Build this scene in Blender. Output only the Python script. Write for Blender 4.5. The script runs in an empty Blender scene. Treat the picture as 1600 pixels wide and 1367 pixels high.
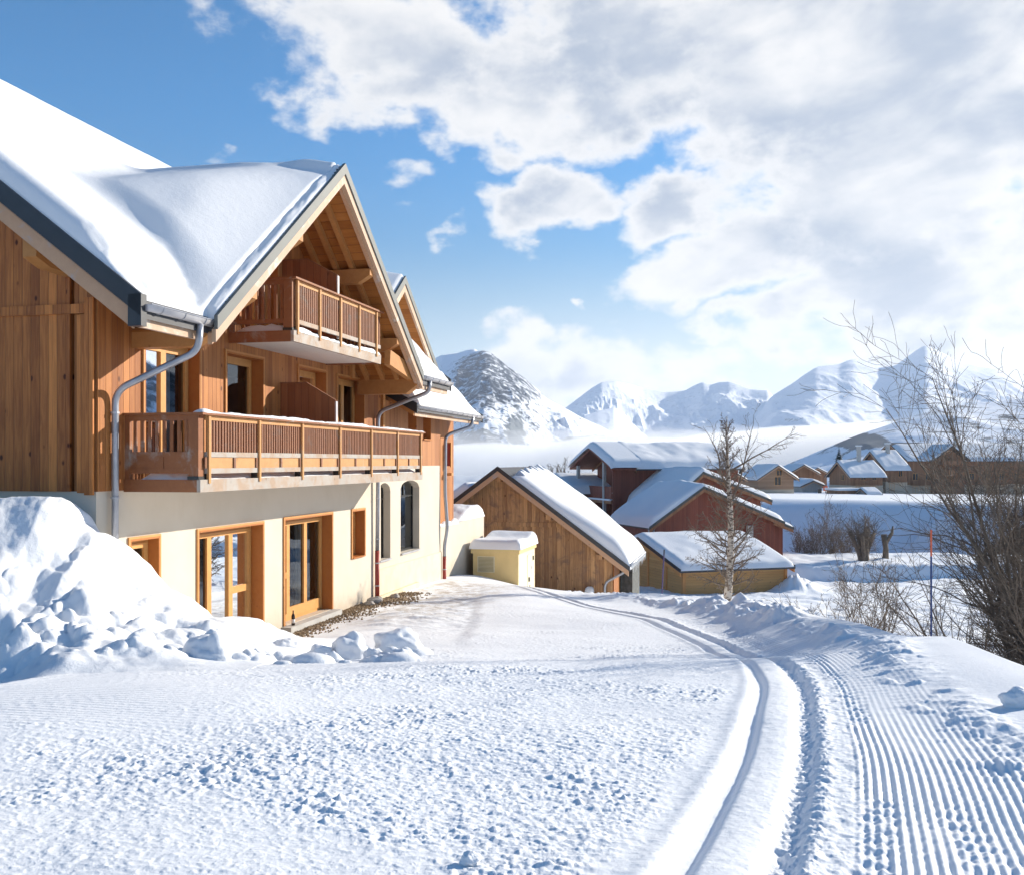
import bpy, math, random
import numpy as np
from mathutils import Vector, Matrix, noise
random.seed(7); rng = np.random.default_rng(7)
R = math.radians
sc = bpy.context.scene
COL = sc.collection

# ------------------------------------------------------------------ camera
cam_d = bpy.data.cameras.new('camera'); cam = bpy.data.objects.new('camera', cam_d); COL.objects.link(cam)
cam.location = (0, 0, 0); cam.rotation_euler = (R(90), 0, 0)
cam_d.sensor_width = 36; cam_d.lens = 1555 / 1600 * 36
cam_d.shift_y = (720 - 683.5) / 1600
cam_d.clip_start = 0.1; cam_d.clip_end = 20000
sc.camera = cam
sc.view_settings.view_transform = 'Standard'; sc.view_settings.look = 'None'
sc.view_settings.exposure = EXPOSURE = 1.2; sc.view_settings.gamma = 1
sc.cycles.max_bounces = 7; sc.cycles.diffuse_bounces = 3; sc.cycles.glossy_bounces = 3
sc.cycles.transparent_max_bounces = 12; sc.cycles.volume_bounces = 4
sc.cycles.use_adaptive_sampling = True; sc.cycles.adaptive_threshold = 0.02
sc.cycles.use_denoising = True

# ------------------------------------------------------------------ sun and sky
SUN_AZ = 58.5; SUN_EL = 20.5
sdir = Vector((math.sin(R(SUN_AZ)) * math.cos(R(SUN_EL)), math.cos(R(SUN_AZ)) * math.cos(R(SUN_EL)), math.sin(R(SUN_EL))))
sl = bpy.data.lights.new('sun', 'SUN'); sl.energy = 3.4; sl.angle = R(0.5); sl.color = (1.0, .92, .79)
so = bpy.data.objects.new('sun', sl); COL.objects.link(so)
so.rotation_euler = (-sdir).to_track_quat('-Z', 'Y').to_euler(); so.location = sdir * 100

class NT:
    """tiny helper for building node trees"""
    def __init__(s, t): s.t = t; s.n = t.nodes; s.l = t.links
    def node(s, typ, **kw):
        n = s.n.new(typ)
        for k, v in kw.items(): setattr(n, k, v)
        return n
    def link(s, a, b): s.l.new(a, b)
    def val(s, sock, v):
        if isinstance(v, bpy.types.NodeSocket): s.l.new(v, sock)
        elif v is not None: sock.default_value = v
    def m(s, op, a, b=None, c=None, clamp=False):
        n = s.n.new('ShaderNodeMath'); n.operation = op; n.use_clamp = clamp
        s.val(n.inputs[0], a); s.val(n.inputs[1], b)
        if c is not None: s.val(n.inputs[2], c)
        return n.outputs[0]
    def noise(s, vec, scale, detail=4, rough=.55, dist=0, dim='3D'):
        n = s.n.new('ShaderNodeTexNoise'); n.noise_dimensions = dim
        if vec is not None: s.l.new(vec, n.inputs['Vector'])
        n.inputs['Scale'].default_value = scale; n.inputs['Detail'].default_value = detail
        n.inputs['Roughness'].default_value = rough; n.inputs['Distortion'].default_value = dist
        return n.outputs[0]
    def sstep(s, x, lo, hi, a=0., b=1.):
        n = s.n.new('ShaderNodeMapRange'); n.interpolation_type = 'SMOOTHSTEP'; n.clamp = True
        s.val(n.inputs[0], x); s.val(n.inputs[1], lo); s.val(n.inputs[2], hi); s.val(n.inputs[3], a); s.val(n.inputs[4], b)
        return n.outputs[0]
    def mix(s, f, a, b, typ='MIX'):
        n = s.n.new('ShaderNodeMix'); n.data_type = 'RGBA'; n.blend_type = typ
        s.val(n.inputs[0], f); s.val(n.inputs[6], a); s.val(n.inputs[7], b)
        return n.outputs[2]
    def xyz(s, vec):
        n = s.n.new('ShaderNodeSeparateXYZ'); s.l.new(vec, n.inputs[0]); return n.outputs
    def comb(s, x, y, z):
        n = s.n.new('ShaderNodeCombineXYZ'); s.val(n.inputs[0], x); s.val(n.inputs[1], y); s.val(n.inputs[2], z); return n.outputs[0]
    def ramp(s, f, stops):
        n = s.n.new('ShaderNodeValToRGB'); e = n.color_ramp.elements
        while len(e) < len(stops): e.new(.5)
        for i, (p, c) in enumerate(stops): e[i].position = p; e[i].color = (*c, 1)
        s.l.new(f, n.inputs[0]); return n.outputs[0]

world = bpy.data.worlds.new('World'); sc.world = world; world.use_nodes = True
def build_world():
    T = NT(world.node_tree); T.n.clear()
    out = T.node('ShaderNodeOutputWorld'); bg = T.node('ShaderNodeBackground'); bg.inputs[1].default_value = .1
    sky = T.node('ShaderNodeTexSky', sky_type='NISHITA'); sky.sun_disc = False
    sky.sun_elevation = R(SUN_EL); sky.sun_rotation = R(SUN_AZ); sky.altitude = 1800; sky.air_density = 1.0; sky.dust_density = .1; sky.ozone_density = 2.5
    tc = T.node('ShaderNodeTexCoord'); d = tc.outputs['Generated']; x, y, z = T.xyz(d)
    az = T.m('ARCTAN2', x, y)                       # azimuth east of +Y
    el = T.m('ARCSINE', z)
    # cloud masses: (azimuth deg, elevation deg, half width deg, half height deg, tilt deg, weight)
    B = CLOUDS
    hor = T.comb(az, T.m('MULTIPLY', el, 1.5), 0.0)
    wv = T.node('ShaderNodeTexNoise'); wv.inputs['Scale'].default_value = 5.; wv.inputs['Detail'].default_value = 5
    T.link(hor, wv.inputs['Vector'])
    wx, wy, _ = T.xyz(wv.outputs[1])
    azw = T.m('ADD', az, T.m('MULTIPLY', T.m('SUBTRACT', wx, .5), .13))
    elw = T.m('ADD', el, T.m('MULTIPLY', T.m('SUBTRACT', wy, .5), .10))
    wv2 = T.node('ShaderNodeTexNoise'); wv2.inputs['Scale'].default_value = 17.; wv2.inputs['Detail'].default_value = 6
    T.link(hor, wv2.inputs['Vector']); vx, vy, _ = T.xyz(wv2.outputs[1])
    azw = T.m('ADD', azw, T.m('MULTIPLY', T.m('SUBTRACT', vx, .5), .085)); elw = T.m('ADD', elw, T.m('MULTIPLY', T.m('SUBTRACT', vy, .5), .07))
    mask = None
    for (a, e, w, h, tilt, wt) in B:
        ct, st = math.cos(R(tilt)), math.sin(R(tilt))
        dx = T.m('SUBTRACT', azw, R(a)); dy = T.m('SUBTRACT', elw, R(e))
        p = T.m('MULTIPLY', T.m('ADD', T.m('MULTIPLY', dx, ct), T.m('MULTIPLY', dy, st)), 1 / R(w))
        q = T.m('MULTIPLY', T.m('SUBTRACT', T.m('MULTIPLY', dy, ct), T.m('MULTIPLY', dx, st)), 1 / R(h))
        r2 = T.m('ADD', T.m('MULTIPLY', p, p), T.m('MULTIPLY', q, q))
        b = T.m('MULTIPLY', T.m('SUBTRACT', 1.0, r2), wt)
        mask = b if mask is None else T.m('SMOOTH_MAX', mask, b, .15)
    n1 = T.noise(hor, 9, 9, .58, .15)
    n2 = T.noise(hor, 28, 7, .6, .1)
    dens = T.m('ADD', mask, T.m('MULTIPLY', T.m('SUBTRACT', n1, .5), 2.9))
    dens = T.m('ADD', dens, T.m('MULTIPLY', T.m('SUBTRACT', n2, .5), .9))
    back = T.m('MULTIPLY', T.sstep(y, .15, -.25), .25); dens = T.m('ADD', dens, T.m('MULTIPLY', T.m('MAXIMUM', T.sstep(y, .15, -.25), T.sstep(el, R(38), R(55))), 2.1))  # extra cloud cover added behind and overhead, out of view, for neutral fill
    alpha = T.sstep(dens, -.15, .62)
    # brightness of the cloud: thick middles are greyer, rims and wisps white
    n3 = T.noise(T.comb(T.m('ADD', az, T.m('MULTIPLY', el, .9)), T.m('MULTIPLY', T.m('SUBTRACT', el, T.m('MULTIPLY', az, .42)), 2.3), 3.3), 5.5, 6, .52, .3)
    thick = T.sstep(dens, .3, 1.25)
    n4 = T.noise(T.comb(az, T.m('MULTIPLY', el, 1.7), 7.), 13, 6, .55, .2)
    shade = T.m('MULTIPLY', thick, T.sstep(T.m('ADD', T.m('MULTIPLY', n3, .7), T.m('MULTIPLY', n4, .3)), .30, .64))
    grey = CLOUD_GREY; white = CLOUD_WHITE
    cc = T.mix(shade, (*white, 1), (*grey, 1)); bk = T.m('MAXIMUM', T.sstep(y, .25, -.3), T.m('MULTIPLY', T.sstep(el, R(40), R(60)), .75)); cc = T.mix(bk, cc, (22, 18, 13.2, 1))     # unseen clouds behind and overhead, brightened and warmed as added fill light
    # low band of bright haze near the horizon, whiter to the right
    lowm = T.m('MULTIPLY', T.sstep(el, R(13), R(1.5)), T.sstep(az, R(-16), R(14), .5, .93))
    mx = T.m('MULTIPLY', alpha, .97)
    tint = T.mix(T.sstep(el, R(5), R(20)), (.39, .47, .44, 1), (.175, .57, .74, 1)); skyc = T.mix(1.0, sky.outputs[0], tint, 'MULTIPLY')
    skyc = T.mix(lowm, skyc, (*CLOUD_LOW, 1))
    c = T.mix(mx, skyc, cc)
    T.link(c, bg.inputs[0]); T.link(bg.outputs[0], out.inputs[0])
    world.cycles.sampling_method = 'MANUAL'; world.cycles.sample_map_resolution = 512
def pe(px, py):      # photograph pixel -> azimuth, elevation in degrees
    u = (px - 800) / 1555; v = (720 - py) / 1555
    return math.degrees(math.atan(u)), math.degrees(math.atan(v / math.hypot(1, u)))
def cb(px, py, rx, ry, tilt, wt):
    a, e = pe(px, py); return (a, e, rx / 27.5, ry / 29., -tilt, wt)
CLOUD_GREY = (2.0, 2.3, 2.8); CLOUD_WHITE = (4.25, 4.2, 4.15); CLOUD_LOW = (3.5, 3.7, 4.0)
CLOUDS = [cb(700, 60, 340, 110, 6, 1.15), cb(640, 160, 190, 75, 12, 1.0), cb(800, 200, 200, 75, 4, 1.0), cb(1000, 90, 330, 130, -8, 1.2), cb(1350, 60, 380, 190, 0, 1.6),
          cb(1400, 250, 330, 170, -12, 1.6), cb(1180, 390, 215, 85, -12, 1.25), cb(1450, 430, 300, 110, -10, 1.3), cb(865, 318, 105, 62, -12, 1.15), cb(1040, 305, 100, 52, -20, .9),
          cb(1180, 500, 120, 30, 0, .7), cb(1450, 530, 250, 60, 0, .9), cb(800, 585, 100, 80, 0, 1.0), cb(930, 580, 110, 75, 0, 1.0), cb(1060, 580, 130, 40, 0, .6), cb(910, 471, 18, 12, 0, .5), cb(1130, 492, 34, 16, 0, .5),
          cb(700, 356, 40, 12, -35, .25), cb(340, 240, 20, 10, 0, .1), cb(620, 290, 25, 14, 0, .15), cb(2300, 300, 500, 300, 0, 1.2), cb(-900, 500, 500, 200, 0, .8)]
build_world()

# ------------------------------------------------------------------ helpers
def setp(o, label=None, cat=None, group=None, kind=None):
    if label: o['label'] = label
    if cat: o['category'] = cat
    if group: o['group'] = group
    if kind: o['kind'] = kind
    return o
def thing(name, label, cat, loc=(0, 0, 0), rz=0, group=None):
    o = bpy.data.objects.new(name, None); COL.objects.link(o); o.location = loc; o.rotation_euler = (0, 0, rz)
    o.empty_display_size = .2
    return setp(o, label, cat, group)
def mesh_obj(name, v, f, mat, parent=None, smooth=False, recalc=True):
    me = bpy.data.meshes.new(name); me.from_pydata(v, [], f); me.update()
    if recalc:
        import bmesh
        b = bmesh.new(); b.from_mesh(me); bmesh.ops.recalc_face_normals(b, faces=b.faces); b.to_mesh(me); b.free()
    if smooth: me.shade_smooth()
    o = bpy.data.objects.new(name, me); COL.objects.link(o)
    if mat: me.materials.append(mat)
    if parent: o.parent = parent
    return o
class MB:
    def __init__(s): s.v = []; s.f = []
    def add(s, v, f):
        n = len(s.v); s.v += [tuple(p) for p in v]; s.f += [tuple(i + n for i in q) for q in f]; return s
    def box(s, a, b):
        (x0, y0, z0), (x1, y1, z1) = a, b
        return s.add([(x0, y0, z0), (x1, y0, z0), (x1, y1, z0), (x0, y1, z0), (x0, y0, z1), (x1, y0, z1), (x1, y1, z1), (x0, y1, z1)],
                     [(0, 3, 2, 1), (4, 5, 6, 7), (0, 1, 5, 4), (1, 2, 6, 5), (2, 3, 7, 6), (3, 0, 4, 7)])
    def hexa(s, p):      # 8 points: 4 bottom, 4 top
        return s.add(p, [(0, 3, 2, 1), (4, 5, 6, 7), (0, 1, 5, 4), (1, 2, 6, 5), (2, 3, 7, 6), (3, 0, 4, 7)])
    def beam(s, a, b, w, h, up=(0, 0, 1)):   # box of section w x h from a to b, top centre line offset none
        a = Vector(a); b = Vector(b); d = (b - a).normalized(); u = Vector(up); x = d.cross(u).normalized(); u = x.cross(d).normalized()
        p = []
        for q in (-1, 1):
            for c, e in ((a, -1), (a, 1), (b, 1), (b, -1)): p.append(c + x * (e * w / 2) + u * (q * h / 2))
        return s.hexa(p)
    def tube(s, pts, rad, n=8, cap=True):
        pts = [Vector(p) for p in pts]; k = len(pts)
        if not hasattr(rad, '__len__'): rad = [rad] * k
        base = len(s.v); ref = None
        for i, p in enumerate(pts):
            d = (pts[min(i + 1, k - 1)] - pts[max(i - 1, 0)]).normalized()
            if ref is None: ref = Vector((0, 0, 1)) if abs(d.z) < .9 else Vector((1, 0, 0))
            x = d.cross(ref); 
            if x.length < 1e-4: x = d.cross(Vector((0, 1, .1)))
            x.normalize(); y = x.cross(d).normalized(); ref = y
            for j in range(n):
                a = 2 * math.pi * j / n; s.v.append(tuple(p + (x * math.cos(a) + y * math.sin(a)) * rad[i]))
        for i in range(k - 1):
            for j in range(n):
                j2 = (j + 1) % n; b0 = base + i * n; s.f.append((b0 + j, b0 + j2, b0 + n + j2, b0 + n + j))
        if cap: s.f.append(tuple(base + j for j in range(n))); s.f.append(tuple(base + (k - 1) * n + j for j in range(n)))
        return s
    def slab(s, poly, zf, th):               # polygon (x,y) with top height zf(x,y), thickness th
        n = len(poly); t = [(x, y, zf(x, y)) for x, y in poly]; b = [(x, y, z - th) for x, y, z in t]
        return s.add(t + b, [tuple(range(n)), tuple(range(2 * n - 1, n - 1, -1))] + [(i, (i + 1) % n, n + (i + 1) % n, n + i) for i in range(n)])
    def obj(s, name, mat, parent=None, smooth=False, label=None):
        o = mesh_obj(name, s.v, s.f, mat, parent, smooth)
        if label: o['label'] = label
        return o

# value-noise based fractal noise on numpy arrays
_perm = rng.permutation(4096); _gr = rng.random(4096)
def vnoise(x, y, seed=0):
    xi = np.floor(x).astype(np.int64); yi = np.floor(y).astype(np.int64); xf = x - xi; yf = y - yi
    u = xf * xf * xf * (xf * (xf * 6 - 15) + 10); v = yf * yf * yf * (yf * (yf * 6 - 15) + 10)
    def h(a, b): return _gr[_perm[(_perm[(a + seed * 131) & 4095] + b * 7 + seed) & 4095]]
    return (h(xi, yi) * (1 - u) + h(xi + 1, yi) * u) * (1 - v) + (h(xi, yi + 1) * (1 - u) + h(xi + 1, yi + 1) * u) * v
def fbm(x, y, octv=4, seed=0, gain=.5, lac=2.03):
    a = 1; t = 0; s = 0
    for i in range(octv):
        t = t + a * (vnoise(x, y, seed + i * 17) - .5); s += a; a *= gain; x = x * lac + 13.7; y = y * lac + 5.1
    return t / s * 2
def ridged(x, y, octv=5, seed=0):
    a = 1; t = 0; s = 0
    for i in range(octv):
        n = 1 - np.abs(2 * vnoise(x, y, seed + i * 17) - 1); t = t + a * n * n; s += a; a *= .5; x = x * 2.1 + 3.7; y = y * 2.1 + 9.1
    return t / s
def sst(x, a, b): t = np.clip((x - a) / (b - a), 0, 1); return t * t * (3 - 2 * t)
def smax(a, b, k): h = np.clip(.5 + .5 * (a - b) / k, 0, 1); return b + (a - b) * h + k * h * (1 - h)
def smin(a, b, k): return -smax(-a, -b, k)

# ------------------------------------------------------------------ materials
MATS = {}
def newmat(name):
    m = bpy.data.materials.new(name); m.use_nodes = True; T = NT(m.node_tree); T.n.clear()
    out = T.node('ShaderNodeOutputMaterial'); p = T.node('ShaderNodeBsdfPrincipled'); T.link(p.outputs[0], out.inputs[0]); T.out = out; T.p = p
    T.tc = T.node('ShaderNodeTexCoord'); T.oc = T.tc.outputs['Object']
    MATS[name] = m; return m, T
def bump(T, h, strength, dist=.01):
    b = T.node('ShaderNodeBump'); b.inputs['Strength'].default_value = strength; b.inputs['Distance'].default_value = dist
    T.link(h, b.inputs['Height']); T.link(b.outputs[0], T.p.inputs['Normal']); return b
def wood(name, c1, c2, w=.14, orient='v', knots=1., rough=.6, weather=0., groove=1., grain=1., wcol=(.36, .31, .27)):
    """planks: orient 'v' boards stand upright, 'h' boards lie level, 'b' a plain beam, no boards"""
    m, T = newmat(name); x, y, z = T.xyz(T.oc)
    side = T.m('ADD', x, y)
    if orient == 'v': b = T.m('MULTIPLY', side, 1 / w); along = z
    elif orient == 'h': b = T.m('MULTIPLY', z, 1 / w); along = side
    else: b = T.m('MULTIPLY', T.m('ADD', side, T.m('MULTIPLY', z, .7)), 1.7); along = z
    idx = T.m('FLOOR', b); fr = T.m('FRACT', b)
    wn = T.node('ShaderNodeTexWhiteNoise', noise_dimensions='1D'); T.link(idx, wn.inputs['W'])
    rnd = wn.outputs[0]
    off = T.m('MULTIPLY', rnd, 37.)
    if orient == 'v': gv = T.comb(T.m('MULTIPLY', side, 26), T.m('ADD', T.m('MULTIPLY', z, 1.6), off), off); kv = T.comb(T.m('MULTIPLY', side, 1), T.m('MULTIPLY', z, .62), off)
    elif orient == 'h': gv = T.comb(T.m('ADD', T.m('MULTIPLY', side, 1.6), off), T.m('MULTIPLY', z, 26), off); kv = T.comb(T.m('MULTIPLY', side, .62), z, off)
    else: gv = T.comb(T.m('MULTIPLY', x, 9), T.m('MULTIPLY', y, 9), T.m('MULTIPLY', z, 9)); kv = T.comb(x, y, z)
    g = T.noise(gv, 1.0, 5, .6, .6)
    big = T.noise(T.oc, .9, 4, .6)
    f = T.m('ADD', T.m('MULTIPLY', rnd, .75 if orient != 'b' else .15), T.m('ADD', T.m('MULTIPLY', T.m('SUBTRACT', g, .5), 1.1 * grain), T.m('MULTIPLY', big, .4)), clamp=True)
    col = T.mix(f, (*c1, 1), (*c2, 1))
    vo = T.node('ShaderNodeTexVoronoi'); vo.inputs['Scale'].default_value = 3.6; T.link(kv, vo.inputs['Vector'])
    kn = T.sstep(vo.outputs['Distance'], .05, .14, .85 * knots, 0)
    kn2 = T.m('MULTIPLY', kn, T.sstep(T.xyz(vo.outputs['Color'])[0], .25, .35))
    col = T.mix(kn2, col, (c2[0] * .28, c2[1] * .2, c2[2] * .18, 1))
    if weather > 0:
        wn2 = T.noise(T.oc, 2.2, 6, .65, .5); wm = T.m('MULTIPLY', T.sstep(wn2, .62 - weather * .3, .80 - weather * .25), .85)
        col = T.mix(wm, col, (*wcol, 1))
    h = T.m('MULTIPLY', g, .25)
    if orient != 'b':
        edge = T.m('MULTIPLY', T.sstep(fr, .0, .07), T.sstep(fr, 1., .93))
        h = T.m('ADD', h, T.m('MULTIPLY', edge, groove))
        col = T.mix(T.m('MULTIPLY', T.m('SUBTRACT', 1., edge), .55), col, (c2[0] * .35, c2[1] * .3, c2[2] * .3, 1))
    T.link(col, T.p.inputs['Base Color']); T.p.inputs['Roughness'].default_value = rough
    T.p.inputs['Specular IOR Level'].default_value = .3
    bump(T, h, .5, .012); return m
def plain(name, c, rough=.6, metal=0., var=.12, scale=3., bmp=.15, bscale=60, spec=.5):
    m, T = newmat(name); n = T.noise(T.oc, scale, 6, .6); n2 = T.noise(T.oc, bscale, 4, .6)
    col = T.mix(T.sstep(n, .3, .7), (*[k * (1 - var) for k in c], 1), (*[min(1, k * (1 + var)) for k in c], 1))
    T.link(col, T.p.inputs['Base Color']); T.p.inputs['Roughness'].default_value = rough; T.p.inputs['Metallic'].default_value = metal
    T.p.inputs['Specular IOR Level'].default_value = spec
    if bmp: bump(T, n2, bmp, .004)
    return m
def snowmat(name, c=(.86, .87, .885), scale=14., strength=.35, dist=.02, dirt=0.):
    m, T = newmat(name)
    pos = T.oc
    n1 = T.noise(pos, scale, 7, .62, .3); n2 = T.noise(pos, scale * 6, 4, .6)
    h = T.m('ADD', n1, T.m('MULTIPLY', n2, .25))
    v = T.noise(pos, .35, 5, .55)
    col = T.mix(T.sstep(v, .3, .7), (*[k * .965 for k in c], 1), (*c, 1))
    if dirt:
        at = T.node('ShaderNodeAttribute', attribute_name='dirt'); dn = T.noise(pos, 2.6, 8, .7, .4)
        dm = T.m('MULTIPLY', at.outputs['Fac'], T.sstep(dn, .42, .62))
        col = T.mix(dm, col, (.50, .44, .38, 1))
    T.link(col, T.p.inputs['Base Color']); T.p.inputs['Roughness'].default_value = .72; T.p.inputs['Specular IOR Level'].default_value = .25
    bump(T, h, strength, dist); return m
M = {}
M['clad'] = wood('larch_cladding', (.54, .22, .065), (.28, .095, .026), .145, 'v')
M['gclad'] = wood('shaded_larch_cladding', (.66, .245, .062), (.27, .085, .022), .15, 'v', 1.3, grain=1.4)
M['trim'] = wood('larch_trim', (.62, .30, .10), (.42, .17, .05), .5, 'b', .5)
M['frame'] = wood('window_wood', (.66, .34, .11), (.50, .22, .06), .5, 'b', .3, .45)
M['jamb'] = wood('reveal_wood', (.46, .17, .04), (.34, .11, .025), .5, 'b', 1.)
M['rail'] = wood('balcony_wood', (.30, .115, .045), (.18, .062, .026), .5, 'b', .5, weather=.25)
M['slat'] = wood('baluster_wood', (.27, .11, .05), (.15, .06, .032), .5, 'b', .3, weather=.3, wcol=(.20, .15, .12))
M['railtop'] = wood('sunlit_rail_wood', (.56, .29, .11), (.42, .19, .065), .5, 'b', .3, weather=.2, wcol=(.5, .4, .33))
M['weath'] = wood('weathered_beam', (.42, .30, .21), (.28, .19, .13), .5, 'b', .6, weather=.8, wcol=(.40, .37, .33), grain=.7)
M['soffit'] = wood('soffit_boards', (.50, .20, .045), (.32, .11, .02), .13, 'h', .8)
M['beam'] = wood('rafter_wood', (.50, .23, .07), (.36, .14, .04), .5, 'b', .5)
M['barge'] = wood('pale_barge_board', (.54, .37, .25), (.42, .27, .17), .5, 'b', .4, weather=.35, wcol=(.66, .60, .54), grain=.6)
M['barge2'] = wood('orange_barge_board', (.58, .35, .21), (.42, .24, .14), .5, 'b', .4, weather=.3, wcol=(.42, .36, .34), grain=.6)
M['barn'] = wood('barn_cladding', (.64, .36, .16), (.30, .15, .07), .17, 'v', 1.2, weather=.5, wcol=(.24, .14, .09), grain=1.5)
M['redclad'] = wood('red_brown_cladding', (.26, .075, .042), (.18, .048, .028), .16, 'v', .2)
M['shed'] = wood('pale_log_cladding', (.66, .38, .15), (.48, .25, .085), .16, 'h', .8)
M['dist'] = wood('chalet_cladding', (.36, .17, .08), (.22, .10, .046), .3, 'v', 0)
M['distp'] = wood('pale_chalet_cladding', (.42, .25, .15), (.32, .18, .10), .3, 'h', 0)
M['screen'] = wood('privacy_screen_boards', (.36, .13, .05), (.22, .075, .03), .15, 'v', .6)
M['stucco'] = plain('cream_render', (.76, .655, .51), .85, var=.04, scale=1.5, bmp=.4, bscale=90, spec=.2)
M['plinth'] = plain('plinth_render', (.74, .62, .44), .85, var=.08, scale=2.5, bmp=.4, bscale=60, spec=.2)
M['soffw'] = plain('white_soffit', (.72, .66, .60), .7, var=.03, bmp=.05)
M['zinc'] = plain('zinc_gutter', (.50, .49, .50), .42, .55, var=.1, bmp=.05)
M['pipe'] = plain('zinc_downpipe', (.36, .37, .40), .4, .6, var=.12, bmp=.05)
M['dauph'] = plain('red_cast_pipe', (.33, .045, .03), .5, var=.1, bmp=.05)
M['fasc'] = plain('grey_metal_fascia', (.13, .135, .125), .6, .0, var=.06, bmp=.05)
M['black'] = plain('black_metal_fascia', (.035, .037, .042), .4, .2, var=.1, bmp=.03)
M['tile'] = plain('dark_roof_tiles', (.05, .05, .055), .6, var=.2, bmp=.3, bscale=20)
M['steel'] = plain('dark_steel', (.05, .05, .05), .4, .7)
M['yellow'] = plain('yellow_metal', (.72, .54, .24), .55, var=.04, bmp=.05)
M['yellow2'] = plain('pale_yellow_render', (.74, .66, .46), .7, var=.05, bmp=.1)
M['louvre'] = plain('louvre_metal', (.42, .36, .20), .5, var=.05)
M['slate'] = plain('dark_slate', (.07, .075, .07), .7, var=.4, scale=8, bmp=.5, bscale=20)
M['curtain'] = plain('grey_curtain', (.56, .52, .47), .9, var=.05, bmp=.1)
M['dark'] = plain('dark_interior', (.03, .025, .022), .8)
M['bark'] = plain('twig_bark', (.15, .11, .078), .8, var=.3, scale=6)
M['bark2'] = plain('brown_bark', (.17, .125, .09), .8, var=.3, scale=6)
M['needle'] = plain('conifer_needles', (.022, .036, .028), .8, var=.4, scale=9)
M['gravel'] = plain('brown_gravel', (.24, .17, .10), .9, var=.4, scale=30, bmp=.6, bscale=40)
M['stone'] = plain('grey_stone', (.36, .33, .30), .85, var=.2, scale=8, bmp=.5, bscale=20)
M['orange'] = plain('orange_paint', (.62, .11, .04), .45, var=.1)
M['navy'] = plain('navy_paint', (.02, .045, .16), .45, var=.15)
M['purple'] = plain('purple_paint', (.10, .07, .17), .5, var=.15)
M['white'] = plain('white_paint', (.75, .75, .73), .5, var=.03)
M['bottle'] = plain('dark_glass', (.02, .012, .008), .08, var=.1, bmp=0)
M['concrete'] = plain('grey_concrete', (.45, .43, .40), .85, var=.1, bmp=.3)
M['snow'] = snowmat('roof_snow', c=(.80, .805, .815), scale=9, strength=.28, dist=.02)
M['heap'] = snowmat('heaped_snow', c=(.82, .83, .845), scale=9, strength=.4, dist=.03)
M['gsnow'] = snowmat('ground_snow', scale=26, strength=.32, dist=.018, dirt=1.)
def birchmat():
    m, T = newmat('birch_bark'); x, y, z = T.xyz(T.oc)
    n = T.noise(T.comb(T.m('MULTIPLY', x, 6), T.m('MULTIPLY', y, 6), T.m('MULTIPLY', z, 16)), 1.0, 5, .6, .5)
    at = T.sstep(n, .50, .60); T.link(T.mix(at, (.60, .52, .43, 1), (.10, .065, .05, 1)), T.p.inputs['Base Color']); T.p.inputs['Roughness'].default_value = .8
    return m
M['birch'] = birchmat()
def stuccomat():
    m, T = newmat('cream_render_stained'); x, y, z = T.xyz(T.oc); n = T.noise(T.oc, .8, 6, .6); st = T.noise(T.comb(T.m('MULTIPLY', T.m('ADD', x, y), 3.0), 0., T.m('MULTIPLY', z, .45)), 1.6, 6, .7); sp = T.noise(T.oc, 5, 7, .7)
    col = T.mix(T.sstep(n, .3, .7), (.60, .525, .42, 1), (.65, .575, .47, 1))
    col = T.mix(T.m('MULTIPLY', T.sstep(st, .52, .74), .16), col, (.52, .42, .30, 1))
    col = T.mix(T.m('MULTIPLY', T.sstep(T.m('ADD', T.m('MULTIPLY', z, -1.), T.m('MULTIPLY', sp, .8)), 3.45, 4.1), .45), col, (.42, .31, .20, 1))
    T.link(col, T.p.inputs['Base Color']); T.p.inputs['Roughness'].default_value = .88; T.p.inputs['Specular IOR Level'].default_value = .2
    bump(T, T.noise(T.oc, 85, 4, .6), .45, .004); return m
M['stucco'] = stuccomat()
def glassmat(name='window_glass', tint=(.55, .6, .62)):
    m, T = newmat(name); T.n.remove(T.p)
    g = T.node('ShaderNodeBsdfGlossy'); g.inputs['Roughness'].default_value = .015; g.inputs['Color'].default_value = (.9, .95, 1, 1)
    t = T.node('ShaderNodeBsdfTransparent'); t.inputs['Color'].default_value = (*tint, 1)
    fr = T.node('ShaderNodeFresnel'); fr.inputs['IOR'].default_value = 1.5
    f = T.m('ADD', T.m('MULTIPLY', fr.outputs[0], .8), .05, clamp=True)
    n = T.noise(T.oc, 1.3, 3, .5); b = T.node('ShaderNodeBump'); b.inputs['Strength'].default_value = .06; b.inputs['Distance'].default_value = .02; T.link(n, b.inputs['Height']); T.link(b.outputs[0], g.inputs['Normal'])
    mx = T.node('ShaderNodeMixShader'); T.link(f, mx.inputs[0]); T.link(t.outputs[0], mx.inputs[1]); T.link(g.outputs[0], mx.inputs[2]); T.link(mx.outputs[0], T.out.inputs[0])
    return m
M['glass'] = glassmat()
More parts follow.
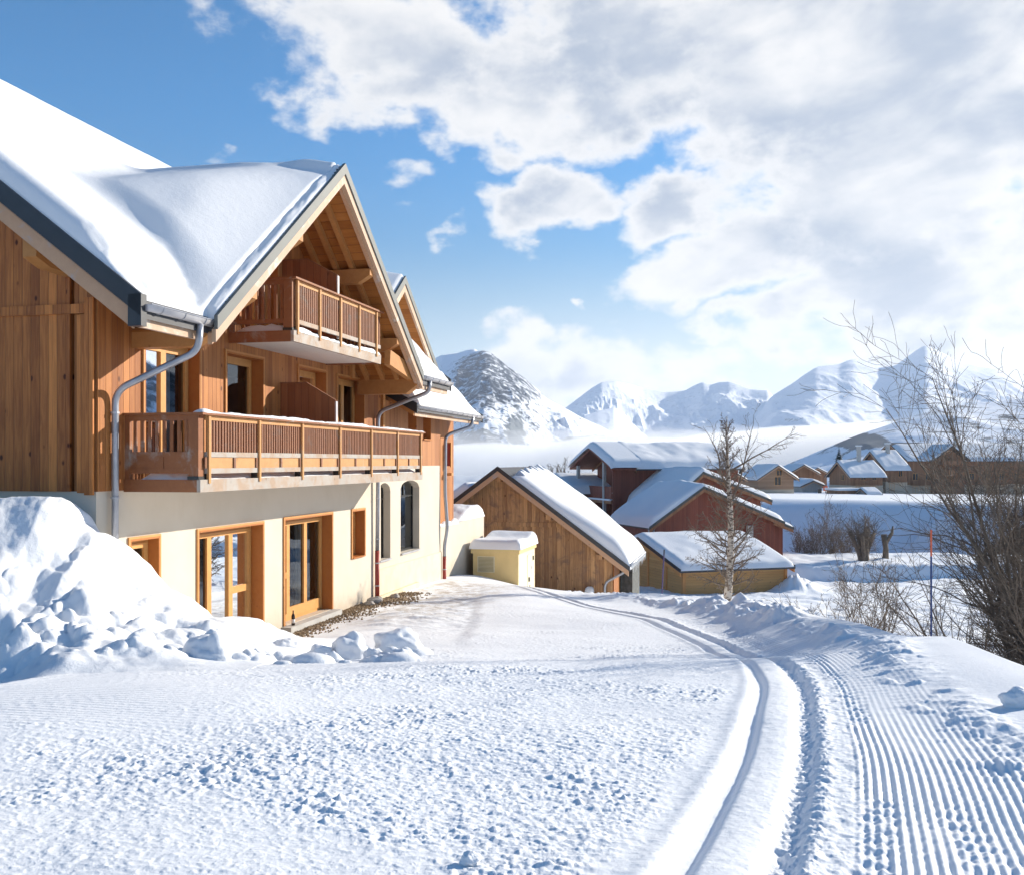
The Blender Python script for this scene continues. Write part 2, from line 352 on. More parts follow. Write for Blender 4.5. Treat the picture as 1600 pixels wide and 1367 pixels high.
# ------------------------------------------------------------------ the terrain
F_ = 1555.
U = np.array([365, F_]) / math.hypot(365, F_); N = np.array([U[1], -U[0]])       # along the chalet front / outward from it
P0 = np.array([-6.136, 14.680]); S0 = float(P0 @ U); K0 = float(P0 @ N)
def so_world(s, o, z=0): p = P0 + U * s + N * o; return (p[0], p[1], z)
def lerp(x, xs, ys): return np.interp(x, xs, ys)
_yy = np.linspace(0, 40, 801)
def smoothcurve(xs, ys, w=41):
    v = np.interp(_yy, xs, ys); k = np.hanning(w); k /= k.sum(); vp = np.concatenate([2 * v[0] - v[1:w // 2 + 1][::-1], v, 2 * v[-1] - v[-w // 2:-1][::-1]])
    r = np.convolve(vp, k, 'same')[w // 2:w // 2 + len(v)]; return r
TRK = smoothcurve([0, 2, 4, 6.25, 9.5, 11.7, 14, 16.6, 22, 25, 28, 31, 40], [-1.1, -.12, .67, 1.46, 2.40, 2.80, 3.06, 3.20, 2.83, 1.95, .9, -.3, -3], 45)
CRE = smoothcurve([0, 4, 9, 13, 16, 19, 24, 28, 32, 40], [4.2, 4.4, 4.7, 5.4, 5.6, 5.8, 5.9, 5.4, 4., 2.], 61)
BER = smoothcurve([0, 4, 6.2, 9.5, 12.5, 16, 20, 24, 28, 32, 40], [2.7, 2.75, 3.1, 3.85, 4.55, 4.9, 5.0, 4.75, 3.7, 2.6, 0], 61)
BEH = ([0, 5, 7, 9.5, 13, 17, 20, 22.5, 25, 27, 29, 33], [.01, .03, .045, .06, .11, .20, .36, .42, .30, .10, .03, 0.])
YP = smoothcurve([0, 4, 6.3, 9.5, 12, 14, 16, 20, 25, 30, 33, 36, 40], [-1.60, -1.66, -1.85, -2.15, -2.42, -2.80, -3.04, -3.40, -3.58, -3.73, -4.1, -4.65, -5.35], 25)
def ground(X, Y, fine=True):
    Yc = np.clip(Y, 0, 40)
    xt = np.interp(Yc, _yy, TRK); dxt = np.gradient(TRK, _yy); sl = np.interp(Yc, _yy, dxt)
    q = (X - xt) / np.sqrt(1 + sl * sl)
    z = np.where(Y < 40, np.interp(Yc, _yy, YP), lerp(Y, [40, 56, 66, 80, 95, 120, 300], [-5.35, -7.45, -8.1, -8.6, -9.2, -10.5, -12]))
    s = X * U[0] + Y * U[1] - S0; off = X * N[0] + Y * N[1] - K0
    near = Y < 41
    # shoulder towards the crest on the right
    xc = np.interp(Yc, _yy, CRE); z = z + np.where(near, lerp(Yc, [0, 9, 13, 16, 19, 24], [.1, .22, .3, .4, .3, 0.]) * sst(X, xc - 2.2, xc - .2), 0)
    z = z - np.where(near, .30 * sst(X, -.6, 3.0) * sst(Y, 21, 28), 0)
    # broad softness
    z = z + fbm(X * .35, Y * .35, 3, 3) * .06 + np.where(Y > 35, fbm(X * .12, Y * .12, 4, 5) * .35 * sst(Y, 40, 60), 0)
    if fine:
        fade = 1 - sst(Y, 24, 40)
        xe = X + .12 * fbm(Y * .9, Y * .3, 3, 2) + .05 * fbm(X * 6, Y * 6, 3, 6)
        piste = sst(xe, -1.05, -.65) * sst(Y, 15, 19) * fade
        z = z + .045 * piste
        left = 1 - sst(q + .10 * fbm(X * 3, Y * 3, 3, 19), -.42, -.22)
        smooth_left = sst(X, -4.6, -3.2) if False else 1
        # chopped, trodden snow left of the track
        mess = left * lerp(Yc, [0, 16, 17, 30, 40], [1, 1, .55, .45, 0])
        edge_l = 1 - (1 - sst(X + .32 * (Y - 9), -3.6, -1.9)) * sst(Y, 6, 8) * .8
        n2b = fbm(X * .55 + .2 * Y, Y * .9, 4, 23)
        n = fbm(X * 24, Y * 24, 4, 11) * (.5 + .9 * sst(n2b, -.25, .3)); n2 = fbm(X * 2.3, Y * 2.3, 4, 21); n3 = vnoise(X * 41, Y * 41, 31)
        cl = np.maximum(0, vnoise(X * 25.3, Y * 26.3, 41) - .66) * np.maximum(0, n2 + .3) + .6 * np.maximum(0, vnoise(X * 12.3, Y * 13.3, 43) - .78) * np.maximum(0, n2 + .1)
        pit = np.maximum(0, vnoise(X * 13.1, Y * 16.3, 51) - .70) * np.maximum(0, n2 + .25)
        z = z + mess * edge_l * (n * .0070 + (n3 - .5) * .0045 * (n > 0) + (cl * .065 - pit * .055) * (.25 + .9 * sst(n2b, -.15, .35)) + n2 * .007 + n2b * .012)
        z = z + mess * .0008 * np.sin((X * .8 + Y * .25) * 60 + fbm(X, Y, 2, 7) * 8) * sst(n2, 0, .3)
        z = z + (1 - edge_l) * .0025 * np.sin((Y + .32 * X + .1 * fbm(X * .6, Y * .6, 2, 8)) * 2 * math.pi / .11) * (Y < 16)
        # ski tracks
        far = lerp(Yc, [0, 20, 28, 34], [1, 1, .9, 0])
        def groove(c, w, d): return -d * np.exp(-np.abs((q - c) / w) ** 3)
        rub = fbm(X * 22, Y * 22, 4, 61)
        z = z + far * (groove(-.02, .062, .052) + groove(.36, .072, .050) + rub * .026 * np.exp(-((q - .385) / .10) ** 2))
        z = z + far * (.012 * np.exp(-((q + .14) / .06) ** 2) + .008 * np.exp(-((q - .17) / .09) ** 2) + .014 * np.exp(-((q - .50) / .05) ** 2) * (1 + rub))
        z = z + far * .004 * fbm(X * 14, Y * 14, 3, 63) * (np.abs(q) < .4)
        # rough strip, then corduroy up to the berm
        xb = np.interp(Yc, _yy, BER); dxb = np.interp(Yc, _yy, np.gradient(BER, _yy)); qb = (X - xb) / np.sqrt(1 + dxb * dxb)
        strip = sst(q, .44, .52) * (1 - sst(q, .66, .80)); z = z + far * strip * (fbm(X * 17, Y * 17, 4, 71) * .011)
        cor = sst(q, .62, .74) * (1 - sst(qb, -.16, .02)) * (1 - .75 * sst(qb, -.75, -.6) * sst(Y, 4.5, 8)) * lerp(Yc, [0, 16, 26, 32], [1, 1, .8, 0])
        ph = q * 2 * math.pi / .048 + .5 * fbm(X * .8, Y * .8, 2, 81)
        along = Y * 1.0 + X * .25
        bite = sst(vnoise(q * 4.2, along * 1.3, 91), .50, .62) * (1 - sst(q, 1.0, 1.5)) + .0
        cross = .5 + .5 * np.sin(along * 2 * math.pi / (.17 + 0 * q) + 3 * vnoise(q * 6, along * .5, 93))
        amp = .0063 * (.75 + .5 * vnoise(X * 2, Y * 2, 83))
        z = z + cor * (amp * np.sin(ph) * (1 - .35 * bite) - bite * cross ** 2 * .016 + fbm(X * 18, Y * 18, 3, 85) * .004 + bite * fbm(X * 20, Y * 20, 3, 87) * .012)
        # windrow
        bh = lerp(Yc, *BEH); rn = .55 + .8 * fbm(X * 1.6, Y * 1.6, 4, 101); rn2 = fbm(X * 6, Y * 6, 4, 103)
        body = np.exp(-np.abs(qb / (.16 + bh * 1.1)) ** 2.4) * (.25 + .75 * sst(vnoise(X * .4 + 2, Y * .7, 115), .3, .55))
        gap = sst(vnoise(X * .3 + 4, Y * .55, 105), .25, .5)
        z = z + near * body * bh * (.30 + .9 * rn * (.5 + .5 * gap)) + near * body * rn2 * (.03 + .09 * bh)
        cl2 = np.maximum(0, vnoise(X * 6.7, Y * 6.7, 107) - .70) * np.exp(-((qb + .1) / .3) ** 2); z = z + near * cl2 * (.10 + .12 * sst(Y, 7, 12))
        # trodden melt area by the house
        yard = sst(off, .3, .8) * (1 - sst(X, -1.1, -.9)) * sst(s, 5, 7) * (Y < 34)
        z = z + yard * (fbm(X * 2.2, Y * 5, 4, 111) * .035 + np.maximum(0, fbm(X * 1.1, Y * 3, 3, 113)) * .05)
    # beyond the crest the slope falls away to the right
    low = lerp(Y, [0, 15, 30, 40, 56, 66, 95, 130], [-4.4, -5.0, -5.6, -5.9, -7.45, -8.1, -9.2, -10.5]) + fbm(X * .25, Y * .25, 4, 9) * .25 + fbm(X * 1.2, Y * 1.2, 4, 10) * .10
    fall = smax(z - .52 * np.maximum(0, X - xc) , low, .4)
    z = np.where(Y < 40, np.where(X > xc, fall, z), low * sst(X, 3, 8) + z * (1 - sst(X, 3, 8)))
    # small mounds
    for (mx, my, r, h) in [(3.3, 28.6, .8, .10), (16.3, 57.5, .9, .9), (17.4, 59, 1.2, .6), (9.2, 36, 2, .5)]:
        z = z + h * np.exp(-((X - mx) ** 2 + (Y - my) ** 2) / r ** 2) * (1 + .5 * fbm(X * 2.5, Y * 2.5, 3, 12))
    # ploughed road bank far right
    bk = sst(Y - .12 * (X - 20), 67.6, 68.4) * sst(X, 17.5, 19) * (1 - sst(Y, 76, 90)); z = np.where(Y > 50, z * (1 - bk) + bk * (-7.15 + .2 * fbm(X * .6, Y * .6, 3, 14)), z)
    # shaded bank up to the village plateau
    t = (X - 28) * .5 + (Y - 95) * .866; t = t + 1.6 * fbm(X * .06, Y * .06, 3, 15)
    hill = smin(-9.2 + .62 * np.maximum(t, 0), -4.0 - .024 * np.maximum(t - 11, 0) + .25 * fbm(X * .05, Y * .05, 3, 16), 1.2)
    z = np.where(Y > 60, smax(z, hill, .3), z)
    z = np.where(Y > 262, z - .35 * (Y - 262), z); z = np.maximum(z, -95)
    # level ground at the foot of the chalet and behind its retaining wall
    b = (1 - sst(off, .2, 2.2)) * sst(s, -25, -3) * (1 - sst(s, 17, 26)); z = z * (1 - b) + b * (-3.56 - .02 * np.maximum(s - 10, 0))
    b2 = (1 - sst(off, -.4, -.2)) * sst(s, 16.2, 17) * (1 - sst(s, 22.0, 22.3)) * sst(off, -8, -7); z = z * (1 - b2) + b2 * (-2.2)
    return z, s, off
def polar(name, rs, th, zf, mat, smooth=True, attr=False):
    A, Rr = np.meshgrid(th, rs); X = np.sin(A) * Rr; Y = np.cos(A) * Rr
    Z, s, off = zf(X, Y); nr, nt = X.shape
    v = np.stack([X, Y, Z], -1).reshape(-1, 3).astype(np.float32)
    i = np.arange(nr * nt).reshape(nr, nt); f = np.stack([i[:-1, :-1], i[:-1, 1:], i[1:, 1:], i[1:, :-1]], -1).reshape(-1, 4)
    f = f[:, ::-1]
    return grid_obj(name, v, f, mat, smooth), s, off
def grid_obj(name, v, f, mat, smooth=True, parent=None):
    me = bpy.data.meshes.new(name); me.vertices.add(len(v)); me.vertices.foreach_set('co', np.ascontiguousarray(v, np.float32).ravel())
    me.loops.add(f.size); me.loops.foreach_set('vertex_index', np.ascontiguousarray(f, np.int32).ravel())
    me.polygons.add(len(f)); me.polygons.foreach_set('loop_start', np.arange(0, f.size, f.shape[1], dtype=np.int32))
    if smooth: me.polygons.foreach_set('use_smooth', np.ones(len(f), bool))
    me.update(calc_edges=True); me.validate()
    if mat: me.materials.append(mat)
    o = bpy.data.objects.new(name, me); COL.objects.link(o)
    if parent: o.parent = parent
    return o
def angles():
    dense = np.linspace(R(-30.5), R(30.5), 1180)
    right = R(30.5) + np.cumsum(np.linspace(.0015, .05, 110)); right = right[right < R(178)]
    return np.concatenate([-right[::-1], dense, right])
rs = np.concatenate([np.linspace(.6, 2.6, 20, endpoint=False), np.geomspace(2.6, 36, 1150, endpoint=False), np.geomspace(36, 130, 260, endpoint=False), np.geomspace(130, 5200, 90)])
g, s_, off_ = polar('snow_ground', rs, angles(), ground, M['gsnow'])
setp(g, kind='structure')
d = np.clip(sst(off_, .1, .5) * (1 - sst(off_, 1.2, 4.2)) * sst(s_, 6, 9) * (1 - sst(s_, 15, 19)), 0, 1).ravel().astype(np.float32)
at = g.data.attributes.new('dirt', 'FLOAT', 'POINT'); at.data.foreach_set('value', d)

# ------------------------------------------------------------------ mountains
def mountain_mat(name, rock=.5, rockcol=(.03, .045, .07), forest=0.):
    m, T = newmat(name); x, y, z = T.xyz(T.oc); at = T.node('ShaderNodeAttribute', attribute_name='rock'); fo = T.node('ShaderNodeAttribute', attribute_name='forest')
    n = T.noise(T.oc, .06, 9, .78, .6); n2 = T.noise(T.oc, .012, 6, .6, .2)
    mk = T.m('MULTIPLY', T.sstep(T.m('ADD', n, T.m('MULTIPLY', at.outputs['Fac'], .13)), .56, .62), T.sstep(at.outputs['Fac'], .02, .3))
    c = T.mix(mk, (.84, .86, .90, 1), (*rockcol, 1))
    nf = T.noise(T.oc, .035, 9, .75); c = T.mix(T.m('MULTIPLY', T.sstep(T.m('ADD', fo.outputs['Fac'], T.m('MULTIPLY', nf, 2.2)), 1.38, 1.55), .9), c, (.05, .07, .085, 1))
    T.link(c, T.p.inputs['Base Color']); T.p.inputs['Roughness'].default_value = .85; T.p.inputs['Specular IOR Level'].default_value = .1
    bump(T, T.noise(T.oc, .03, 8, .6), .35, 5.0); return m
def px2(px, py, D): return math.atan((px - 800) / F_), (720 - py) / F_ * D
def mountain(name, label, ol, D, depth, amp, fr, seed, base=-60, rockf=None, forf=None, nth=420, nr=150, back=.6, gully=1.0, sharp=1.0, mat=None, group=None):
    """a ridge whose crest runs along the outline, falling towards the viewer and away behind"""
    ths = [px2(x, y, D)[0] for x, y in ol]; zs = [px2(x, y, D)[1] for x, y in ol]
    th = np.linspace(ths[0], ths[-1], nth); tt = np.linspace(-back, 1, nr)
    TH, T_ = np.meshgrid(th, tt); zc_ = np.interp(th, ths, zs); kk = np.hanning(13); kk /= kk.sum(); zc_ = np.convolve(np.pad(zc_, 6, 'edge'), kk, 'valid'); crest = np.interp(TH, th, zc_)
    Dr = D * (1 + .05 * np.sin(TH * 23 + seed)); Y = Dr - T_ * depth; X = np.tan(TH) * Y
    c2 = crest * Dr / D
    prof = np.where(T_ >= 0, (1 - np.clip(T_, 0, 1)) ** sharp, (1 - np.clip(-T_ / back, 0, 1)) ** 1.1)
    Z = base + (c2 - base) * prof
    env = np.clip(np.abs(T_) * 3.2, 0, 1) * np.clip(1.25 - np.abs(T_), 0, 1)
    rg = ridged(X * fr + seed, Y * fr * .55, 6, seed) - .55
    gl = fbm(X * fr * 4.5 + 2.5 * fbm(X * fr, Y * fr, 3, seed + 2), T_ * 1.2 + X * fr * .5, 4, seed + 5)
    Z = Z + env * amp * (rg * 1.25 + gl * .20 * gully)
    v = np.stack([X, Y, Z], -1).reshape(-1, 3); i = np.arange(nr * nth).reshape(nr, nth)
    f = np.stack([i[:-1, :-1], i[:-1, 1:], i[1:, 1:], i[1:, :-1]], -1).reshape(-1, 4)
    o = grid_obj(name, v, f, mat or M['mount']); setp(o, label, None, None, 'structure')
    PX = 800 + F_ * X / Y; PY = 720 - F_ * Z / Y
    rk = np.clip(rockf(PX, PY, X, Z, T_), 0, 1) if rockf else np.zeros_like(X); fo = np.clip(forf(PX, PY, X, Z, T_), 0, 1) if forf else np.zeros_like(X)
    for nm, a in (('rock', rk), ('forest', fo)):
        at = o.data.attributes.new(nm, 'FLOAT', 'POINT'); at.data.foreach_set('value', a.ravel().astype(np.float32))
    return o
M['mount'] = mountain_mat('snowy_mountain')
# each crest is a list of bearings and heights of that range
def el(px, py, cx, cy, rx, ry): return np.maximum(1 - ((px - cx) / rx) ** 2 - ((py - cy) / ry) ** 2, 0)
mountain('mountain', 'steep pyramid shaped snow mountain with dark rocky top', [(380, 760), (520, 690), (620, 622), (680, 578), (715, 562), (740, 549), (757, 547), (770, 553), (783, 564), (800, 577), (822, 592), (838, 606), (853, 622), (880, 636), (905, 650), (935, 664), (975, 684), (1040, 705), (1120, 740)],
         2300, 1000, 60, .0042, 5, rockf=lambda px, py, X, Z, t: (1.1 * el(px, py, 770, 590, 105, 55) + .35 * sst(t, .0, .1)) * sst(px, 690, 725) * (1 - sst(px, 845, 875)) + .25 * el(px, py, 900, 655, 50, 20),
         forf=lambda px, py, X, Z, t: np.maximum(np.maximum(.75 * el(px, py, 805, 672, 22, 40), .62 * el(px, py, 745, 690, 60, 26)), .9 * el(px, py, 930, 690, 75, 13) ), gully=2.2, nth=520, nr=200)
mountain('mountain', 'long blue shoulder ridge behind the rocky pyramid mountain', [(560, 640), (640, 580), (690, 555), (705, 553), (718, 551), (730, 547), (742, 545), (760, 560), (800, 620), (850, 690)], 2700, 700, 25, .004, 12)
mountain('mountain', 'small dark rounded hill right of the rocky mountain', [(850, 720), (890, 668), (913, 650), (935, 642), (959, 637), (972, 642), (985, 658), (1002, 675), (1040, 705), (1070, 740)], 2900, 600, 20, .004, 17,
         forf=lambda px, py, X, Z, t: .95 * el(px, py, 975, 690, 80, 9))
mountain('mountain', 'sunlit middle range with a pointed crest half lost in cloud', [(820, 700), (880, 640), (925, 606), (940, 597), (962, 595), (985, 600), (1005, 606), (1040, 613), (1071, 610), (1085, 602), (1098, 597), (1112, 601), (1124, 597), (1140, 596), (1155, 601), (1172, 608), (1200, 610), (1230, 640), (1280, 700)], 3600, 1300, 85, .0030, 23, nth=520, nr=180,
         rockf=lambda px, py, X, Z, t: .12 + 0 * px, forf=lambda px, py, X, Z, t: .75 * el(px, py, 1010, 692, 110, 9))
mountain('mountain', 'broad white massif with a sharp summit on the right', [(1130, 720), (1180, 650), (1206, 619), (1222, 609), (1237, 600), (1256, 586), (1275, 574), (1290, 571), (1312, 569), (1325, 563), (1334, 561), (1350, 563), (1369, 567), (1385, 571), (1398, 572), (1412, 562), (1428, 550), (1440, 542), (1447, 539.5), (1456, 543), (1475, 552), (1490, 561), (1506, 567), (1530, 573), (1556, 577), (1600, 592), (1700, 610), (1850, 640), (2100, 700)], 3300, 1700, 50, .0022, 31, nth=700, nr=220,
         rockf=lambda px, py, X, Z, t: .30 * el(px, py, 1415, 625, 50, 10) + .25 * el(px, py, 1240, 655, 20, 5) + .1)
mountain('mountain', 'smooth near hillside rising to the right behind the chalets', [(1150, 760), (1230, 725), (1290, 700), (1331, 683), (1350, 676), (1381, 666), (1410, 656), (1444, 645), (1470, 639), (1497, 634), (1550, 628), (1600, 622), (1750, 600), (1950, 590), (2300, 600)], 900, 420, 12, .004, 41, base=-30, sharp=.8,
         forf=lambda px, py, X, Z, t: .95 * el(px, py, 1345, 690, 48, 15) + .2)
# wooded hillsides out to the right and behind, seen only in the window panes
mountain('mountain', 'wooded snowy hillside outside the picture on the right', [(1700, 760), (1900, 700), (2150, 560), (2450, 440), (2900, 400), (3700, 350), (4800, 250), (7500, -100), (14000, -900), (40000, -3800)], 210, 90, 6, .02, 61, base=-12, nth=300, nr=60, forf=lambda px, py, X, Z, t: .35 + .45 * fbm(X * .02, Z * .05, 3, 6) + 0 * px)
# far snowfield below the clouds, left of the chalet too, so no side shows an empty horizon
mountain('mountain', 'distant white range on the far left behind the chalet', [(-2600, 640), (-1800, 560), (-900, 600), (-300, 560), (200, 590), (450, 640), (600, 720)], 3800, 1200, 60, .003, 51, nth=300, nr=80)

# ------------------------------------------------------------------ valley fog and haze
def volmat(name, col, dens, aniso=.2):
    m = bpy.data.materials.new(name); m.use_nodes = True; T = NT(m.node_tree); T.n.clear(); out = T.node('ShaderNodeOutputMaterial'); v = T.node('ShaderNodeVolumePrincipled')
    v.inputs['Color'].default_value = (*col, 1); v.inputs['Density'].default_value = dens; v.inputs['Anisotropy'].default_value = aniso
    T.link(v.outputs[0], out.inputs['Volume']); return m
def fogbank(name, label, x0, x1, y0, y1, zt, zb, dens, seed, amp):
    nx, ny = 90, 40; xs = np.linspace(x0, x1, nx); ys = np.linspace(y0, y1, ny); X, Y = np.meshgrid(xs, ys)
    ex = np.clip(np.minimum((X - x0) / (x1 - x0), (x1 - X) / (x1 - x0)) * 7, 0, 1) ; ey = np.clip(np.minimum((Y - y0), (y1 - Y)) / (y1 - y0) * 5, 0, 1)
    e = (ex * ey) ** .5
    top = zb + (zt(X) - zb + amp * fbm(X * .006, Y * .004, 4, seed)) * e + .5
    v = np.concatenate([np.stack([X, Y, top], -1).reshape(-1, 3), np.stack([X, Y, np.full_like(X, zb)], -1).reshape(-1, 3)])
    i = np.arange(nx * ny).reshape(ny, nx); f = [np.stack([i[:-1, :-1], i[:-1, 1:], i[1:, 1:], i[1:, :-1]], -1).reshape(-1, 4)]
    f.append(f[0][:, ::-1] + nx * ny); b = nx * ny
    for a in (i[0, :][::-1], i[-1, :], i[:, 0], i[:, -1][::-1]): f.append(np.stack([a[:-1], a[:-1] + b, a[1:] + b, a[1:]], -1))
    o = grid_obj(name, v, np.concatenate(f), volmat(name, (1, 1, 1), dens), True); setp(o, label, None, None, 'stuff'); return o
HAZE_ON = True
if HAZE_ON:
    fogbank('fog', 'white sea of fog lying in the valley', -900, 1400, 1050, 1900, lambda X: 16 + 26 * sst(X, 0, 550), -90, .011, 3, 22)
    fogbank('fog', 'thin veil of mist above the sea of fog', -800, 1300, 1000, 1960, lambda X: 34 + 12 * sst(X, 0, 550), -92, .0016, 8, 34)
    fogbank('fog', 'wisps of mist rising along the foot of the mountains', -700, 1200, 1150, 1800, lambda X: 50 + 8 * sst(X, 0, 550), -94, .0008, 14, 46)
    hz = MB().box((-5400, -5400, -110), (5400, 5400, 470)).obj('haze', volmat('haze', (.80, .88, 1.0), .0001, .3)); setp(hz, 'thin bluish winter haze over the whole valley', None, None, 'stuff')
# ------------------------------------------------------------------ the big chalet (local x runs along its front, local -y is outwards)
RZ = math.atan2(U[1], U[0])
def building_root(name, label, cat, rz=RZ, loc=None):
    return thing(name, label, cat, loc if loc is not None else (P0[0], P0[1], 0), rz)
chalet = building_root('chalet', 'large larch clad chalet with cream ground floor, balconies and deep snow on its gabled roof', 'chalet')
def C(s, o, z): return (s, -o, z)
def bx(mb, s0, s1, o0, o1, z0, z1): return mb.box((s0, -max(o0, o1), z0), (s1, -min(o0, o1), z1))
TP = .7545
def Rmain(s, o): return 2.15 + min(1.45 - o, o + 11.85) * TP
def Rcross(s, o): return 5.81 - abs(s - 5.5) * TP
def wall(name, s_lo, s_hi, zlo, ztop, ops, o_f, th, mat, parent, extra=()):
    """wall in the plane o=o_f, with rectangular openings (s0,s1,z0,z1) cut right through its thickness"""
    mb = MB(); br = sorted(set([s_lo, s_hi] + [a for q in ops for a in q[:2] if s_lo < a < s_hi] + [e for e in extra if s_lo < e < s_hi]))
    zt = ztop if callable(ztop) else (lambda s: ztop)
    for a, b in zip(br[:-1], br[1:]):
        hol = sorted([(q[2], q[3]) for q in ops if q[0] <= a + 1e-6 and q[1] >= b - 1e-6]); z = zlo
        spans = []
        for h0, h1 in hol:
            if h0 > z: spans.append((z, h0, h0))
            z = h1
        spans.append((z, zt(a), zt(b)))
        for z0, za, zb in spans:
            if max(za, zb) <= z0: continue
            mb.hexa([C(a, o_f, z0), C(b, o_f, z0), C(b, o_f - th, z0), C(a, o_f - th, z0), C(a, o_f, za), C(b, o_f, zb), C(b, o_f - th, zb), C(a, o_f - th, za)])
    return mb.obj(name, mat, parent)
GW = [(.80, 1.6, -3.0, -1.22), (2.78, 5.19, -3.45, -1.22), (6.12, 8.58, -3.42, -1.2), (9.77, 10.6, -2.38, -1.2)]
wall('render_wall', 0, 11.77, -4.6, -.45, GW, 0, .42, M['stucco'], chalet)
UW = [(1.13, 2.78, -.28, 1.98), (3.68, 5.14, -.28, 2.01), (6.72, 8.15, -.28, 2.02), (8.8, 10.47, -.28, 2.0)]
TW = [(4.35, 5.75, 2.42, 4.35), (6.35, 7.3, 2.42, 4.0)]
ztf = lambda s: max(2.98, 5.56 - abs(s - 5.5) * TP)
kinks = (5.5, 5.5 - 2.58 / TP, 5.5 + 2.58 / TP)
wall('timber_wall', 0, 11.77, -.45, ztf, UW + TW, .035, .40, M['clad'], chalet, kinks)
# gable wall towards the camera (plane s=0) and the far end, as whole prisms
def gable(name, s0, s1, olo, ohi, zlo, zf, mat, parent, pts=()):
    os_ = sorted([olo, ohi] + list(pts)); a = [C(s0, o, zlo) for o in (olo, ohi)]; top = [C(s0, o, zf(o)) for o in os_]
    P = a + top; Q = [(p[0] + (s1 - s0), p[1], p[2]) for p in P]; n = len(P)
    return MB().add(P + Q, [tuple(range(n)), tuple(range(2 * n - 1, n - 1, -1))] + [(i, (i + 1) % n, n + (i + 1) % n, n + i) for i in range(n)]).obj(name, mat, parent)
gf = lambda o: Rmain(0, o) - .28
gable('gable_wall', -.035, .25, -.42, -10.4, -.45, gf, M['gclad'], chalet, (-5.2,))
gable('render_wall', 0, .3, -.42, -10.4, -4.6, lambda o: -.45, M['stucco'], chalet)
gable('gable_wall', 11.5, 11.765, -.42, -10.4, -4.6, gf, M['gclad'], chalet, (-5.2,))
mb = MB(); bx(mb, -.07, -.036, -.005, -.15, -.50, 2.4); bx(mb, -.075, -.036, -.15, -6, 2.17, 2.31); bx(mb, -.06, -.036, -.151, -.28, -.47, 2.15); mb.obj('corner_board', M['gclad'], chalet)
mb = MB(); bx(mb, .3, 11.4, -10.0, -10.4, -4.6, 2.9); mb.obj('back_wall', M['gclad'], chalet)
mb = MB(); bx(mb, .3, 11.4, -.45, -9.9, -.42, -.3); bx(mb, .3, 11.4, -.45, -9.9, -3.6, -3.45); bx(mb, .3, 11.4, -.45, -9.9, 2.2, 2.35); bx(mb, .3, 11.4, -3.2, -3.3, -3.4, 2.1); mb.obj('floor', M['dark'], chalet)

# roof: main slopes with a notch for the cross gable, then the cross gable's two slopes
roofm = MB(); v0 = -3.4
roofm.slab([(-1.03, -1.45), (.66, -1.45), (5.5, -v0), (10.34, -1.45), (13.24, -1.45), (13.24, 5.2), (-1.03, 5.2)], lambda x, y: 2.15 + (1.45 + y) * TP, .24)
roofm.slab([(-1.03, 5.201), (13.24, 5.201), (13.24, 11.85), (-1.03, 11.85)], lambda x, y: 2.15 + (11.85 - y) * TP, .24)
for sg in (-1, 1):
    e = 5.5 + sg * 4.84
    roofm.slab([(e, -1.58), (5.5, -1.58), (5.5, -v0), (e, -1.45)], lambda x, y: Rcross(x, 0), .24)
roof = roofm.obj('roof', M['tile'], chalet)
# boarded undersides of the overhangs
mb = MB()
for sg in (-1, 1):
    e = 5.5 + sg * 4.7; mb.slab([(e, -1.5), (5.5, -1.5), (5.5, -.04), (e, -.04)], lambda x, y: Rcross(x, 0) - .243, .03)
mb.slab([(-.98, -1.35), (.6, -1.35), (.6, -.04), (-.98, -.04)], lambda x, y: Rmain(0, -y) - .243, .03)
mb.slab([(-.98, -.039), (-.04, -.039), (-.04, 5.1), (-.98, 5.1)], lambda x, y: Rmain(0, -y) - .243, .03)
mb.slab([(10.4, -1.35), (13.15, -1.35), (13.15, -.04), (10.4, -.04)], lambda x, y: Rmain(0, -y) - .243, .03)
mb.obj('soffit_boards', M['soffit'], chalet)
def rake(name, pts, o0, o1, top, h, mat, parent, axis='o'):
    """board following a sloping edge; pts = two (s, z) ends when it lies in plane o, or (o, z) in plane s"""
    (a, za), (b, zb) = pts; mb = MB()
    if axis == 'o': P = [C(a, o0, za - top - h), C(b, o0, zb - top - h), C(b, o1, zb - top - h), C(a, o1, za - top - h), C(a, o0, za - top), C(b, o0, zb - top), C(b, o1, zb - top), C(a, o1, za - top)]
    else: P = [C(o0, a, za - top - h), C(o0, b, zb - top - h), C(o1, b, zb - top - h), C(o1, a, za - top - h), C(o0, a, za - top), C(o0, b, zb - top), C(o1, b, zb - top), C(o1, a, za - top)]
    mb.hexa(P); return mb.obj(name, mat, parent)
for sg in (-1, 1):
    e = 5.5 + sg * 4.9; ze = 5.81 - 4.9 * TP
    rake('metal_fascia', ((e, ze), (5.5, 5.81)), 1.58, 1.64, -.06, .21, M['fasc'], roof)
    rake('barge_board', ((e, ze), (5.5, 5.81)), 1.54, 1.61, .151, .19, M['barge'], roof)
    rake('inner_barge_board', ((e - sg * .02, ze + .02), (5.5, 5.81)), 1.46, 1.539, .22, .17, M['barge2'], roof)
rake('metal_fascia', ((1.47, 2.15), (-5.2, 7.18)), -1.10, -1.04, -.08, .30, M['black'], roof, 's')
rake('barge_board', ((1.30, 2.28), (-5.2, 7.18)), -1.03, -.98, .21, .29, M['barge2'], roof, 's')
rake('metal_fascia', ((-11.9, 2.15), (-5.2, 7.18)), -1.10, -1.04, -.08, .30, M['black'], roof, 's')
rake('metal_fascia', ((1.47, 2.15), (-5.2, 7.18)), 13.25, 13.31, -.08, .34, M['black'], roof, 's')
mb = MB(); bx(mb, -1.1, -.97, 1.28, 1.48, 1.80, 2.23); mb.obj('fascia_end', M['black'], roof)
